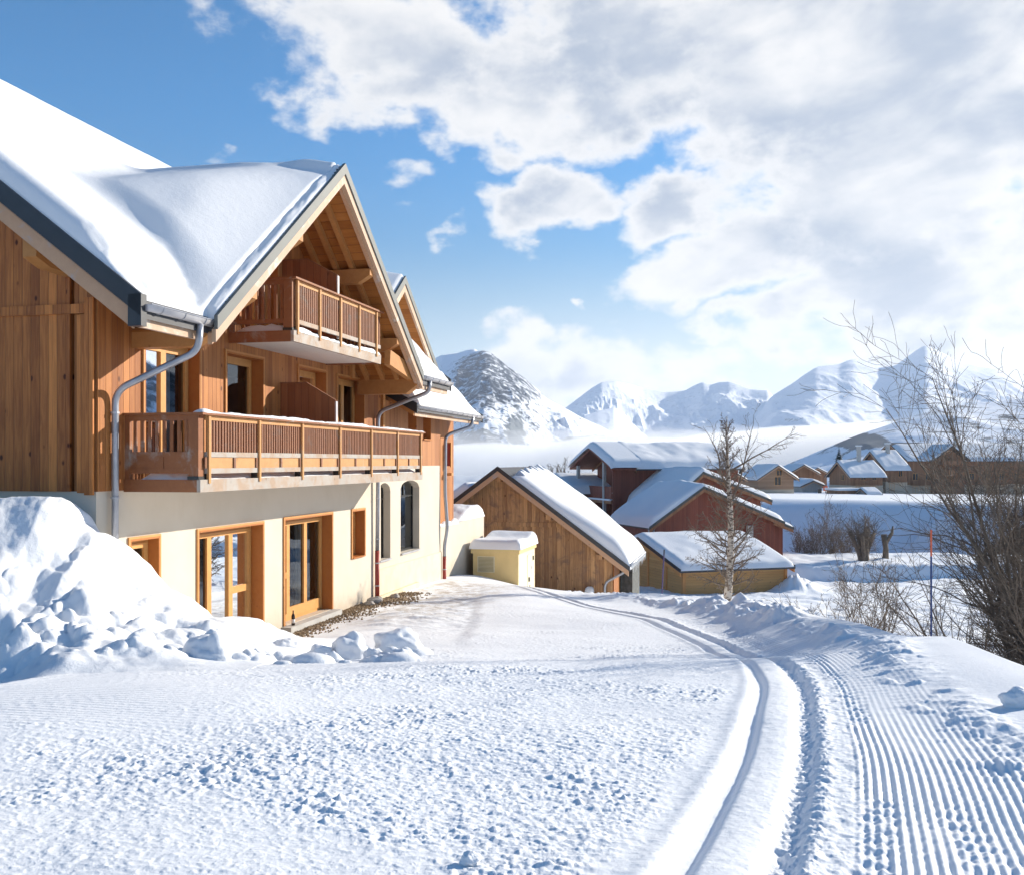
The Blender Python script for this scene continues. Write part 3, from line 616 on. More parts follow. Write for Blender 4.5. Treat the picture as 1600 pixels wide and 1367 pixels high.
mb = MB(); bx(mb, -1.02, -1.0 + 1.62, 1.33, 1.39, 1.80, 1.96); mb.obj('eaves_board', M['barge'], roof); mb = MB(); bx(mb, 10.45, 13.2, 1.33, 1.39, 1.80, 1.96); mb.obj('eaves_board', M['barge'], roof)
# purlins and rafters under the gable
def purl(s, z, o1=1.5, w=.2, h=.30, name='purlin', m='beam', o0=-.02):
    mb = MB(); P = [C(s - w / 2, o0, z - h), C(s + w / 2, o0, z - h), C(s + w / 2, o1 - .18, z - h), C(s - w / 2, o1 - .18, z - h)]
    mb.add([C(s - w / 2, o0, z - h), C(s - w / 2, o1 - .28, z - h), C(s - w / 2, o1, z - h * .45), C(s - w / 2, o1, z), C(s - w / 2, o0, z),
            C(s + w / 2, o0, z - h), C(s + w / 2, o1 - .28, z - h), C(s + w / 2, o1, z - h * .45), C(s + w / 2, o1, z), C(s + w / 2, o0, z)],
           [(0, 1, 2, 3, 4), (9, 8, 7, 6, 5)] + [(i, 5 + i, 5 + (i + 1) % 5, (i + 1) % 5) for i in range(5)])
    return mb.obj(name, M[m], chalet)
for s in (5.5, 3.75, 2.0, 7.25, 8.95): purl(s, Rcross(s, 0) - .28 - (.10 if s != 5.5 else .0))
purl(10.35, 2.0, 1.52, .30, .36, 'wall_plate', 'beam'); purl(.95, 2.05, 1.35, .26, .3, 'wall_plate')
mb = MB(); mb.beam(C(6.9, .10, 2.22), C(10.2, 1.30, 2.0), .2, .01); 
for s0_, o in ((7.6, .35), (7.6, .75), (7.6, 1.12)):
    for sg in (-1, 1):
        a, b = (5.5 + sg * .1, 5.5 + sg * 4.55); MBr = MB(); MBr.hexa([C(a, o, Rcross(a, 0) - .42), C(b, o, Rcross(b, 0) - .42), C(b, o - .1, Rcross(b, 0) - .42), C(a, o - .1, Rcross(a, 0) - .42), C(a, o, Rcross(a, 0) - .272), C(b, o, Rcross(b, 0) - .272), C(b, o - .1, Rcross(b, 0) - .272), C(a, o - .1, Rcross(a, 0) - .272)])
        MBr.obj('rafter', M['beam'], chalet)
# gable tie beams on the right side, sloping strut of the big truss
mb = MB(); mb.beam(C(8.6, 1.36, 2.36), C(10.62, 1.36, 2.06), .14, .34); mb.obj('tie_beam', M['beam'], chalet)
mb = MB(); mb.beam(C(8.9, .2, 2.25), C(9.5, 1.2, 2.9), .14, .14); mb.obj('strut', M['beam'], chalet)
# stub purlin and bracket under the left gable overhang
mb = MB(); O0, O1 = -.28, -.50
mb.add([C(-.92, O0, 2.84), C(-.92, O0, 3.12), C(-.04, O0, 3.12), C(-.04, O0, 2.72), C(-.62, O0, 2.74), C(-.92, O1, 2.84), C(-.92, O1, 3.12), C(-.04, O1, 3.12), C(-.04, O1, 2.72), C(-.62, O1, 2.74)],
                  [(0, 1, 2, 3, 4), (9, 8, 7, 6, 5)] + [(i, 5 + i, 5 + (i + 1) % 5, (i + 1) % 5) for i in range(5)]); mb.obj('purlin', M['beam'], chalet)
mb = MB(); bx(mb, 4.55, 4.75, .036, .05, 4.75, 5.05); mb.obj('vent', M['steel'], chalet)

# snow lying on the roof
def snow_grid(name, s0, s1, o0, o1, ns, no, zroof, thick, parent, mat, bumpy=.03, seed=1, tuck=.02, inside=None):
    S, O = np.meshgrid(np.linspace(s0, s1, ns), np.linspace(o0, o1, no)); zr = zroof(S, O); t = thick(S, O)
    t = np.maximum(t, 0); Z = zr + t + bumpy * fbm(S * 1.6, O * 1.6, 4, seed) * np.clip(t * 3, 0, 1)
    edge = np.zeros_like(S, bool); edge[0] = edge[-1] = True; edge[:, 0] = edge[:, -1] = True
    Z = np.where(edge, zr - tuck, Z)
    v = np.stack([S, -O, Z], -1).reshape(-1, 3); i = np.arange(ns * no).reshape(no, ns)
    f = np.stack([i[:-1, :-1], i[:-1, 1:], i[1:, 1:], i[1:, :-1]], -1).reshape(-1, 4)
    return grid_obj(name, v, f, mat, True, parent)
def edgecurve(d, r): x = 1 - np.clip(d / r, 0, 1); return np.sqrt(np.clip(1 - x * x, 0, 1))
def zm(S, O): return 2.15 + np.minimum(1.45 - O, O + 11.85) * TP
def zc(S, O): return 5.81 - np.abs(S - 5.5) * TP
def T1(S, O):
    c = zc(S, O); m = zm(S, O); A = m + .10 * fbm(S * 5, O * 5, 4, 77) * sst(O, .2, 1.1) * sst(1.45 - O, 0, .12) + (.45 * edgecurve(S + 1.10, .30)) * edgecurve(13.3 - S, .8) * (.12 + .88 * sst(1.45 - O, .0, 1.0))
    D = 1.62 - O; cr = 5.81 - np.sqrt((S - 5.5) ** 2 + .25 * sst(D, 0, 2)) * TP + .1 * sst(D, 0, 2)
    u = 5.5 - S; foot = sst(np.minimum(S - .55, 10.45 - S), -.1, .8)
    right = cr + (.05 + .34 * sst(D, -.2, 1.0)) * foot
    crest = 5.68 + .27 * sst(D, .0, 1.6) - .33 * np.clip(u, 0, 6)
    left = smin(5.81 - np.sqrt(u * u + .02) * TP + .05 + (.68 * D + .36 * sst(u, .3, 3.6) * sst(D, .0, 1.3) * sst(4.9 - u, 0, .8)) * sst(u, -.2, .5), crest, .22) + .14 * np.exp(-((u - .1) / .45) ** 2) * sst(D, .9, 2.2)
    B = np.where(u > 0, left + (right - left) * (1 - sst(u, 0, .5)), right) * 1.0
    B = np.where(D > .1, B, np.minimum(B, cr + .05 + 0 * D))
    k = .02 + .35 * sst(D, .2, 2.6)
    Z = smax(A, B, k); base = np.maximum(c, m)
    return np.maximum(Z - base, .0) + .015
snow_grid('snow_cover', -1.09, 13.24, -11.8, 1.44, 360, 330, lambda S, O: np.maximum(zm(S, O), zc(S, O)), T1, roof, M['snow'], .012, 3)
def T1f(S, O): return .05 * edgecurve(np.minimum(S - .62, 10.38 - S), .3) + .02
snow_grid('snow_cover', .64, 10.36, 1.38, 1.585, 200, 12, lambda S, O: zc(S, O), lambda S, O: (.04 + .12 * sst(np.abs(S - 5.5), .1, 1.2) + .04 * fbm(S * 3, O * 9, 3, 5)) * edgecurve(1.60 - O, .16), roof, M['snow'], .02, 5)
# lumps of ragged snow and bare tile edges along the eaves and the toothed tile edge along the rake
mb = MB(); rr0 = random.Random(2)
for k in range(44):
    s = .72 + k * .108; z = Rcross(s, 0) + .02
    h_ = .05 if rr0.random() < .6 else .03; mb.hexa([C(s, 1.575, z), C(s + .108, 1.575, z + .0815), C(s + .108, 1.54, z + .0815), C(s, 1.54, z), C(s, 1.575, z + h_), C(s + .108, 1.575, z + .0815 + .005), C(s + .108, 1.54, z + .0815 + .005), C(s, 1.54, z + h_)])
mb.obj('tile_edge', M['tile'], roof)
def gutter(s0, s1, o, z, parent, r=.085, snow=True):
    mb = MB(); n = 9
    for s_a in (s0, s1):
        for j in range(n): a = math.pi * j / (n - 1); mb.v.append(C(s_a, o + r + r * math.cos(a), z - r * 1.1 * math.sin(a)))
    for s_a in (s0, s1):
        for j in range(n): a = math.pi * j / (n - 1); mb.v.append(C(s_a, o + r + (r - .008) * math.cos(a), z - (r - .008) * 1.1 * math.sin(a)))
    for j in range(n - 1): mb.f.append((j, j + 1, n + j + 1, n + j)); mb.f.append((2 * n + j, 3 * n + j, 3 * n + j + 1, 2 * n + j + 1))
    mb.f += [tuple(range(n)), tuple(range(2 * n - 1, n - 1, -1))]
    g = mb.obj('gutter', M['zinc'], parent, True)
    m2 = MB(); s = s0 + .3
    while s < s1: m2.tube([C(s, o + r + (r + .004) * math.cos(math.pi * j / 8), z - (r + .004) * 1.1 * math.sin(math.pi * j / 8)) for j in range(9)], .008, 5); s += .55
    m2.tube([C(s0, o + 2 * r, z), C(s1, o + 2 * r, z)], .010, 6); m2.obj('gutter_bracket', M['pipe'], g)
    return g
gutter(-1.0, 1.05, 1.40, 2.10, roof); gutter(10.55, 13.2, 1.40, 2.12, roof)
def downpipe(pts, r, parent, mat, clips=(), name='downpipe', o=None):
    # rounded polyline
    P = [Vector(p) for p in pts]; Q = [P[0]]
    for i in range(1, len(P) - 1):
        a = (P[i - 1] - P[i]); b = (P[i + 1] - P[i]); rr = min(.22, a.length * .45, b.length * .45); A = P[i] + a.normalized() * rr; B = P[i] + b.normalized() * rr
        for t in np.linspace(0, 1, 7): Q.append(A * (1 - t) ** 2 + P[i] * 2 * t * (1 - t) + B * t * t)
    Q.append(P[-1]); ob = MB().tube(Q, r, 14).obj(name, mat, parent, True)
    for c in clips: m = MB(); m.tube([Vector(c) + Vector((0, 0, -.015)), Vector(c) + Vector((0, 0, .015))], r + .012, 12); m.obj('pipe_clip', M['zinc'], ob)
    return ob
downpipe([C(.36, 1.49, 2.02), C(.36, 1.46, 1.62), C(.30, .11, 1.05), C(.30, .11, -3.7)], .052, chalet, M['pipe'], [C(.30, .11, .72), C(.30, .11, -.55)])
downpipe([C(11.35, 1.49, 2.04), C(11.35, 1.46, 1.75), C(11.25, .12, 1.25), C(11.25, .12, -.5), C(11.25, .10, -2.3)], .052, chalet, M['pipe'], [C(11.25, .12, .5), C(11.25, .12, -.95), C(11.25, .11, -2.0)])
downpipe([C(11.25, .10, -2.3), C(11.25, .10, -3.65)], .058, chalet, M['dauph'], [C(11.25, .1, -2.62), C(11.25, .1, -3.2)], 'drain_pipe')

# ------------------------------------------------------------------ windows: lined reveal, frame with leaves, panes, curtain
def window(parent, s0, s1, z0, z1, leaves, rev=.30, sill=.0, curtain=None, rail=None, lined=True, o=0., fm='frame', jm='jamb', door=False, wall_o=0.):
    w = thing('window', None, None); w.parent = parent; w.location = (0, 0, 0)
    if lined:
        mb = MB(); t = .03
        bx(mb, s0, s0 + t, o - rev, o + .03, z0, z1); bx(mb, s1 - t, s1, o - rev, o + .03, z0, z1); bx(mb, s0 + t, s1 - t, o - rev, o + .03, z1 - t, z1)
        if sill: bx(mb, s0 + t, s1 - t, o - rev, o + .05, z0, z0 + t)
        mb.obj('reveal', M[jm], w)
        mb = MB(); e = .035
        bx(mb, s0 - e, s0 - .001, o + .003, o + .033, z0, z1 + e); bx(mb, s1 + .001, s1 + e, o + .003, o + .033, z0, z1 + e); bx(mb, s0 - .001, s1 + .001, o + .003, o + .033, z1 + .001, z1 + e)
        mb.obj('trim', M['trim'], w)
        s0 += t; s1 -= t; z1 -= t; z0 += t * bool(sill)
    oi = o - rev + .07; f = MB(); g = MB(); fw = .065
    bx(f, s0, s1, oi - .06, oi, z1 - fw, z1); bx(f, s0, s1, oi - .06, oi, z0, z0 + fw); bx(f, s0, s0 + fw, oi - .06, oi, z0 + fw, z1 - fw); bx(f, s1 - fw, s1, oi - .06, oi, z0 + fw, z1 - fw)
    a = s0 + fw; W = s1 - s0 - 2 * fw
    for k, fr in enumerate(leaves):
        b = a + W * fr; lw = .075; bt = .22 if door and k > 0 else .09
        bx(f, a, a + lw, oi - .05, oi + .022, z0 + fw, z1 - fw); bx(f, b - lw, b, oi - .05, oi + .022, z0 + fw, z1 - fw)
        bx(f, a + lw, b - lw, oi - .05, oi + .022, z1 - fw - .08, z1 - fw); bx(f, a + lw, b - lw, oi - .05, oi + .022, z0 + fw, z0 + fw + bt)
        if rail and k in rail: zr = z0 + .92; bx(f, a + lw, b - lw, oi - .04, oi + .02, zr, zr + .13)
        g.add([C(a + lw - .005, oi - .02, z0 + fw + bt - .005), C(b - lw + .005, oi - .02, z0 + fw + bt - .005), C(b - lw + .005, oi - .02, z1 - fw - .075), C(a + lw - .005, oi - .02, z1 - fw - .075)], [(0, 1, 2, 3)])
        a = b
    f.obj('frame', M[fm], w); g.obj('pane', M['glass'], w)
    if curtain:
        for (c0, c1) in curtain:
            n = 60; mb = MB()
            for dd in (0, .01):
                for k in range(n + 1):
                    s = c0 + (c1 - c0) * k / n; oo = oi - .22 + .035 * math.sin(k * .85) + .012 * math.sin(k * 2.3) - dd
                    mb.v += [C(s, oo, z0 + .05), C(s + .01 * math.sin(k), oo, z1 - .05)]
            m_ = 2 * (n + 1)
            for k in range(n): mb.f += [(2 * k, 2 * k + 2, 2 * k + 3, 2 * k + 1), (m_ + 2 * k, m_ + 2 * k + 1, m_ + 2 * k + 3, m_ + 2 * k + 2)]
            mb.obj('curtain', M['curtain'], w, True)
    return w
window(chalet, *GW[0], [1.], .24, sill=1)
window(chalet, *GW[1], [.30, .35, .35], .30, rail=(2,), curtain=[(4.4, 5.0)])
window(chalet, *GW[2], [.24, .38, .38], .30, rail=(0,), curtain=[(7.6, 8.25)], door=True)
window(chalet, *GW[3], [1.], .30, sill=1)
mb = MB(); bx(mb, 6.02, 8.68, .0, .22, -3.56, -3.43); mb.obj('door_sill', M['concrete'], chalet)
window(chalet, *UW[0], [.5, .5], .26, curtain=[(2.0, 2.5)], o=.035)
window(chalet, *UW[1], [1.], .30, o=.035); window(chalet, *UW[2], [1.], .30, o=.035); window(chalet, *UW[3], [.5, .5], .30, o=.035)
window(chalet, *TW[0], [.5, .5], .2, o=.035); window(chalet, *TW[1], [1.], .2, o=.035)
mb = MB(); bx(mb, 11.70, 11.84, .036, .10, -.45, 2.2); mb.obj('corner_board', M['trim'], chalet)
mb = MB(); bx(mb, 9.55, 9.72, .036, .12, 2.0, 2.32); mb.obj('wall_lamp', M['trim'], chalet)

# ------------------------------------------------------------------ balconies
def balcony(parent, s0, s1, o1, zdeck, zb, ztop, posts, panel=True, o0=.035, corner=.17, snow=True, slat=.088, sw=.045, seed=0, right=True, soffit=True):
    """deck between s0..s1 standing out to o1; zb = underside of the face beam; ztop = hand rail"""
    rnd = random.Random(seed); b = thing('balcony', None, None); b.parent = parent
    mb = MB(); bx(mb, s0 + .05, s1 - .05, o0, o1 - .06, zb + .03, zdeck - .02); mb.obj('deck', M['soffw'], b)
    fb = MB(); n = 40; hh = zdeck - zb                                    # front face beam with a worn upper edge
    for k in range(n):
        a, c = s0 + (s1 - s0) * k / n, s0 + (s1 - s0) * (k + 1) / n
        fb.hexa([C(a, o1, zb), C(c, o1, zb), C(c, o1 - .06, zb), C(a, o1 - .06, zb), C(a, o1 + .01 * math.sin(k), zdeck), C(c, o1 + .01 * math.sin(k + 1), zdeck), C(c, o1 - .06, zdeck), C(a, o1 - .06, zdeck)])
    fb.obj('face_beam', M['weath'], b)
    for q0 in (s0, s1 - .06): mb = MB(); bx(mb, q0, q0 + .06, o0, o1 - .061, zb, zdeck); mb.obj('side_beam', M['rail'], b)
    rl = thing('railing', None, None); rl.parent = b
    zr0 = zdeck + (.42 if panel else .22); zr1 = ztop - .10
    # corner post
    mb = MB(); bx(mb, s0 + .01, s0 + .01 + corner, o1 - .04 - corner, o1 - .04, zdeck + .02, ztop - .035); mb.obj('post', M['rail'], rl)
    for p in posts:
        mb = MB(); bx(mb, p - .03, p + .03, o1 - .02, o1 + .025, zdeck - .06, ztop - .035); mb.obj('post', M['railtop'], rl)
    for p in posts: mb = MB(); bx(mb, p - .04, p + .04, o1 - .13, o1 - .0205, zdeck - .05, zdeck + .09); mb.obj('bracket', M['steel'], rl)
    mb = MB(); bx(mb, s0 + .0, s0 + .01 + corner + .01, o1 - .05 - corner, o1 - .03, zdeck - .01, zdeck + .05)
    mb.obj('bracket', M['steel'], rl)
    mb = MB(); bx(mb, s0 - .03, s1 + .05, o1 - .14, o1 + .06, ztop - .035, ztop); bx(mb, s0 - .03, s0 + .15, o0, o1 - .141, ztop - .035, ztop); mb.obj('hand_rail', M['rail'], rl)
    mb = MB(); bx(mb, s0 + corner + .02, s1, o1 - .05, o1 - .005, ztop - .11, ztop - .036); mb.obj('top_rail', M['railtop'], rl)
    mb = MB(); bx(mb, s0 + .03, s0 + .075, o0, o1 - .05 - corner, ztop - .12, ztop - .036); bx(mb, s0 + .03, s0 + .075, o0, o1 - .05 - corner, zr0 - .08, zr0); bx(mb, s0 + .02, s0 + .09, o0, o0 + .09, zdeck, ztop - .036)
    if panel: bx(mb, s0 + .03, s0 + .075, o0, o1 - .05 - corner, zdeck + .09, zdeck + .17); bx(mb, s0 + .035, s0 + .05, o0, o1 - .05 - corner, zdeck + .17, zr0 - .08); bx(mb, s0 + .02, s0 + .08, .62, .70, zdeck + .17, zr0 - .08)
    mb.obj('side_rails', M['rail'], rl)
    mb = MB(); bx(mb, s0 + corner + .02, s1, o1 - .05, o1 - .005, zr0 - .08, zr0)
    if panel: bx(mb, s0 + corner + .02, s1, o1 - .05, o1 - .005, zdeck + .09, zdeck + .17)
    mb.obj('bottom_rail', M['weath'], rl)
    if panel:
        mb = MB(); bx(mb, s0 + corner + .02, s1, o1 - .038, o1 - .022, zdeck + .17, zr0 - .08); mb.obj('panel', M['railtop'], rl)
        ps = sorted(posts)
        for c in [(p + q) / 2 for p, q in zip(ps[:-1], ps[1:])] + [p - .068 for p in ps]: mb = MB(); bx(mb, c - .03, c + .03, o1 - .0215, o1 + .0, zdeck + .17, zr0 - .08); mb.obj('panel_batten', M['slat'], rl)
    mb = MB(); s = s0 + corner + .06                                      # turned or sawn balusters, set at a slight angle
    while s < s1 - .03:
        w = sw * rnd.uniform(.85, 1.12); bx(mb, s, s + w, o1 - .045 + rnd.uniform(-.003, .003), o1 - .015, zr0 - .02, zr1 + .01); s += slat
    mb.obj('balusters', M['slat'], rl)
    mb = MB(); o = o0 + .14
    while o < o1 - corner - .08: bx(mb, s0 + .04, s0 + .065, o, o + sw * 1.25, zr0 - .02, zr1 + .01); o += slat * 1.42
    mb.obj('balusters', M['rail'], rl)
    if right:
        mb = MB(); o = o0 + .1
        while o < o1 - .08: bx(mb, s1 - .05, s1 - .02, o, o + sw, zr0 - .02, zr1 + .01); o += slat
        bx(mb, s1 - .055, s1 - .01, o0, o1 - .06, zr0 - .08, zr0 - .021); bx(mb, s1 - .055, s1 - .01, o0, o1 - .06, zr1 + .011, ztop - .036); mb.obj('balusters', M['slat'], rl)
    def ridge_snow(a, c, oa, ob, z, h, sd, nm='snow', ax='s'):
        ns = max(8, int((c - a) / .035)); no = 9; S, O = np.meshgrid(np.linspace(a, c, ns), np.linspace(oa, ob, no))
        t = edgecurve(np.minimum(O - oa, ob - O), (ob - oa) * .45) * edgecurve(np.minimum(S - a, c - S), .12)
        hh = h * (.55 + .7 * vnoise(S * 1.7 + sd, O * 0 + sd, sd) + .35 * (vnoise(S * 9, O * 9, sd + 2) - .5))
        cut = np.clip((vnoise(S * 1.1 + 3, O * 5, sd + 5) - .16) * 6, 0, 1)
        Z = z - .006 + t * np.maximum(hh, 0) * cut; v = np.stack([S, -O, Z], -1).reshape(-1, 3); i = np.arange(ns * no).reshape(no, ns)
        f = np.stack([i[:-1, :-1], i[:-1, 1:], i[1:, 1:], i[1:, :-1]], -1).reshape(-1, 4); return grid_obj(nm, v, f, M['heap'], True, b)
    ridge_snow(s0 + .1, s1 - .05, o0 + .05, o1 - .12, zdeck - .01, .17, seed + 3)
    if snow: ridge_snow(s0 + .0, s1 + .03, o1 - .14, o1 + .062, ztop, .055, seed + 9)
    else: ridge_snow(s0 + .1, s1 - .02, o1 - .055, o1 + .005, zdeck, .08, seed + 4)
    return b
balcony(chalet, .62, 11.2, 1.34, -.28, -.47, .73, [.86, 2.48, 4.15, 5.91, 7.64, 9.33, 11.04], True, seed=1)
balcony(chalet, 3.80, 8.23, 1.34, 2.37, 2.17, 3.34, [3.95, 4.93, 5.94, 6.94, 7.95], False, snow=False, seed=2)
def screen(s, z0, zt, z1, om, o1):
    t = .05; P = [C(s, .04, z0), C(s, o1, z0), C(s, o1, z1), C(s, om, zt), C(s, .04, zt)]; n = 5; Q = [(p[0] + t, p[1], p[2]) for p in P]
    o = MB().add(P + Q, [tuple(range(n)), tuple(range(2 * n - 1, n - 1, -1))] + [(i, (i + 1) % n, n + (i + 1) % n, n + i) for i in range(n)]).obj('privacy_screen', M['screen'], chalet)
    mb = MB(); mb.hexa([C(s - .012, .04, zt + .0), C(s - .012, om, zt), C(s + t + .012, om, zt), C(s + t + .012, .04, zt), C(s - .012, .04, zt + .022), C(s - .012, om, zt + .022), C(s + t + .012, om, zt + .022), C(s + t + .012, .04, zt + .022)])
    mb.hexa([C(s - .012, om, zt), C(s - .012, o1, z1), C(s + t + .012, o1, z1), C(s + t + .012, om, zt), C(s - .012, om, zt + .022), C(s - .012, o1 + .02, z1 + .022), C(s + t + .012, o1 + .02, z1 + .022), C(s + t + .012, om, zt + .022)])
    mb.obj('cap_rail', M['slat'], o)
    mb = MB(); bx(mb, s - .013, s + t + .013, o1 + .002, o1 + .03, z0, z1); mb.obj('edge_strip', M['zinc'], o)
screen(5.90, -.2, 1.58, 1.20, .61, 1.24); screen(5.98, 2.45, 4.11, 3.75, .60, 1.24)

# ------------------------------------------------------------------ the wing with its arched windows and low roof
AW = [(11.62, 12.5, -2.60, -.58), (13.32, 14.95, -2.56, -.55)]
wall('render_wall', 11.77, 17.01, -4.9, -.14, AW, -.002, .45, M['stucco'], chalet)
WU = [(13.95, 14.62, .66, 1.50), (15.3, 15.98, .66, 1.52)]
wall('timber_wall', 11.84, 17.01, -.14, 1.62, WU, .0, .35, wood('wing_cladding', (.52, .23, .085), (.33, .125, .045), .11, 'v', .7), chalet)
mb = MB(); bx(mb, 16.71, 17.008, -.452, -6.0, -4.9, 3.2); bx(mb, 11.84, 16.7, -2.72, -2.85, 1.2, 4.6); mb.obj('end_wall', M['stucco'], chalet)
mb = MB(); bx(mb, 11.78, 16.7, -.46, -5.9, -.4, -.25); bx(mb, 11.78, 16.7, -.46, -5.9, -3.7, -3.6); bx(mb, 11.78, 16.7, -5.5, -5.6, -3.6, 1.2); mb.obj('floor', M['dark'], chalet)
def arch_window(s0, s1, z0, z1):
    w = thing('window', None, None); w.parent = chalet; r = .4; zs = z1 - .22; n = 14; cs = (s0 + s1) / 2; hw = (s1 - s0) / 2
    arc = [(s0 + (s1 - s0) * k / n, zs + .22 * math.sqrt(max(0, 1 - ((s0 + (s1 - s0) * k / n - cs) / hw) ** 2))) for k in range(n + 1)]
    mb = MB()
    for (a, za), (b, zb) in zip(arc[:-1], arc[1:]): mb.hexa([C(a, -.004, za), C(b, -.004, zb), C(b, -.44, zb), C(a, -.44, za), C(a, -.004, z1 + .001), C(b, -.004, z1 + .001), C(b, -.44, z1 + .001), C(a, -.44, z1 + .001)])
    mb.obj('arch', M['stucco'], w)
    mb = MB(); oi = -.20; fw = .05; bx(mb, s0, s0 + fw, oi - .05, oi, z0, z1); bx(mb, s1 - fw, s1, oi - .05, oi, z0, z1); bx(mb, s0 + fw, s1 - fw, oi - .05, oi, z0, z0 + .06); bx(mb, s0 + fw, s1 - fw, oi - .05, oi, zs - .25, zs - .2); bx(mb, cs - .025, cs + .025, oi - .05, oi + .001, zs - .2, z1); mb.obj('frame', M['steel'], w)
    mb = MB(); mb.add([C(s0, oi - .025, z0), C(s1, oi - .025, z0), C(s1, oi - .025, z1), C(s0, oi - .025, z1)], [(0, 1, 2, 3)]); mb.obj('pane', M['glass'], w)
    mb = MB(); bx(mb, s0, s1, -.34, .05, z0 - .05, z0 - .001); mb.obj('sill', M['zinc'], w)
for q in AW: arch_window(*q)
for q in WU:
    w = thing('window', None, None); w.parent = chalet; mb = MB(); bx(mb, q[0], q[1], -.30, -.24, q[2], q[3]); mb.obj('shutter', M['jamb'], w)
    mb = MB(); bx(mb, q[1] - .03, q[1], -.239, .03, q[2], q[3]); bx(mb, q[0] - .03, q[1] + .03, -.239, .05, q[2] - .04, q[2] - .001); mb.obj('reveal', M['jamb'], w)
mb = MB(); mb.hexa([C(11.4, .0, -4.9), C(17.05, .0, -4.9), C(17.05, .035, -4.9), C(11.4, .035, -4.9), C(11.4, .0, -2.82), C(17.05, .0, -2.84), C(17.05, .035, -2.85), C(11.4, .035, -2.83)]); mb.obj('plinth', M['plinth'], chalet)
mb = MB(); bx(mb, 11.45, 14.6, .036, .12, -3.75, -3.50); mb.obj('kerb', M['plinth'], chalet)
def Rlow(s, o): return 1.49 + (.80 - o) * .55
lr = MB(); lr.slab([(12.38, -.80), (19.07, -.80), (19.07, 2.9), (12.38, 2.9)], lambda x, y: 1.49 + (.80 + y) * .55, .18); lroof = lr.obj('low_roof', M['tile'], chalet)
rake('metal_fascia', ((.82, 1.48), (-2.9, 3.53)), 12.30, 12.37, -.05, .27, M['black'], lroof, 's')
rake('barge_board', ((.70, 1.55), (-2.9, 3.53)), 12.371, 12.42, .18, .16, M['beam'], lroof, 's')
rake('metal_fascia', ((.82, 1.48), (-2.9, 3.53)), 19.08, 19.14, -.05, .27, M['black'], lroof, 's')
gutter(12.4, 19.05, .74, 1.46, lroof, .07)
mb = MB(); bx(mb, 12.45, 19.0, .66, .71, 1.20, 1.31); mb.obj('eaves_board', M['barge'], lroof)
snow_grid('snow_cover', 12.36, 19.08, -2.85, .80, 130, 60, lambda S, O: 1.49 + (.80 - O) * .55, lambda S, O: .62 * edgecurve(19.1 - S, 1.6) * edgecurve(S - 12.34, .5) * (.15 + .85 * sst(.8 - O, 0, .8)), lroof, M['snow'], .06, 9)
downpipe([C(17.9, .82, 1.42), C(17.85, .78, 1.1), C(17.15, .12, .80), C(17.12, .12, -1.0), C(17.12, .2, -2.1), C(17.12, .10, -2.65), C(17.12, .10, -3.0)], .055, chalet, M['pipe'], [C(17.12, .12, -.3)])
downpipe([C(17.12, .10, -3.0), C(17.12, .10, -4.4)], .06, chalet, M['dauph'], [C(17.12, .1, -3.4)], 'drain_pipe')
# shuttered window box standing out past the far corner
w = thing('window', None, None); w.parent = chalet; mb = MB(); bx(mb, 18.0, 18.04, -.08, .03, -.16, .56); mb.obj('shutter', M['dauph'], w)
mb = MB(); bx(mb, 17.97, 18.07, -.12, -.081, -.2, .6); bx(mb, 17.97, 18.07, .031, .065, -.2, .6); bx(mb, 17.97, 18.07, -.08, .03, .561, .6); bx(mb, 17.9, 18.12, -.14, .10, -.47, -.38); mb.obj('frame', M['trim'], w)
mb = MB(); bx(mb, 17.05, 19.0, -.6, -.16, -4.6, 2.0); mb.obj('end_bay', M['clad'], chalet)

# ------------------------------------------------------------------ set-back second gable of the same chalet
AX, OA = 17.15, -1.25
def Rc2(s): return 5.81 - abs(s - AX) * TP
r2 = MB()
for sg in (-1, 1): e = AX + sg * 4.84; r2.slab([(e, -OA), (AX, -OA), (AX, 8.5), (e, 8.5)] , lambda x, y: Rc2(x), .24)
roof2 = r2.obj('second_roof', M['tile'], chalet)
for sg in (-1, 1):
    e = AX + sg * 4.9; ze = 5.81 - 4.9 * TP
    rake('metal_fascia', ((e, ze), (AX, 5.81)), OA, OA + .06, -.06, .25, M['fasc'], roof2); rake('barge_board', ((e, ze), (AX, 5.81)), OA - .04, OA + .03, .191, .25, M['barge'], roof2)
    mb = MB(); e2 = AX + sg * 4.7; mb.slab([(e2, -OA + .05), (AX, -OA + .05), (AX, 2.8), (e2, 2.8)], lambda x, y: Rc2(x) - .243, .03); mb.obj('soffit_boards', M['soffit'], roof2)
mb = MB(); bx(mb, AX - .1, AX + .1, -2.8, OA - .06, 5.2, 5.5); mb.obj('purlin', M['beam'], roof2)
P = [C(AX - 4.6, -2.85, -3.5), C(AX + 4.6, -2.85, -3.5), C(AX + 4.6, -2.85, 2.1), C(AX, -2.85, 5.56), C(AX - 4.6, -2.85, 2.1)]; Q = [(p[0], p[1] + 5.5, p[2]) for p in P]
MB().add(P + Q, [tuple(range(5)), tuple(range(9, 4, -1))] + [(i, (i + 1) % 5, 5 + (i + 1) % 5, 5 + i) for i in range(5)]).obj('timber_wall', M['clad'], chalet)
snow_grid('snow_cover', AX - 4.84, AX + 4.84, -8.4, OA, 140, 90, lambda S, O: 5.81 - np.abs(S - AX) * TP,
          lambda S, O: (5.81 - np.sqrt((S - AX) ** 2 + .25 * sst(OA - O, 0, 1.5)) * TP + (.05 + .6 * sst(OA - O, -.3, 1.2)) * sst(4.9 - np.abs(S - AX), -.1, .8)) - (5.81 - np.abs(S - AX) * TP) + .02, roof2, M['snow'], .03, 13)
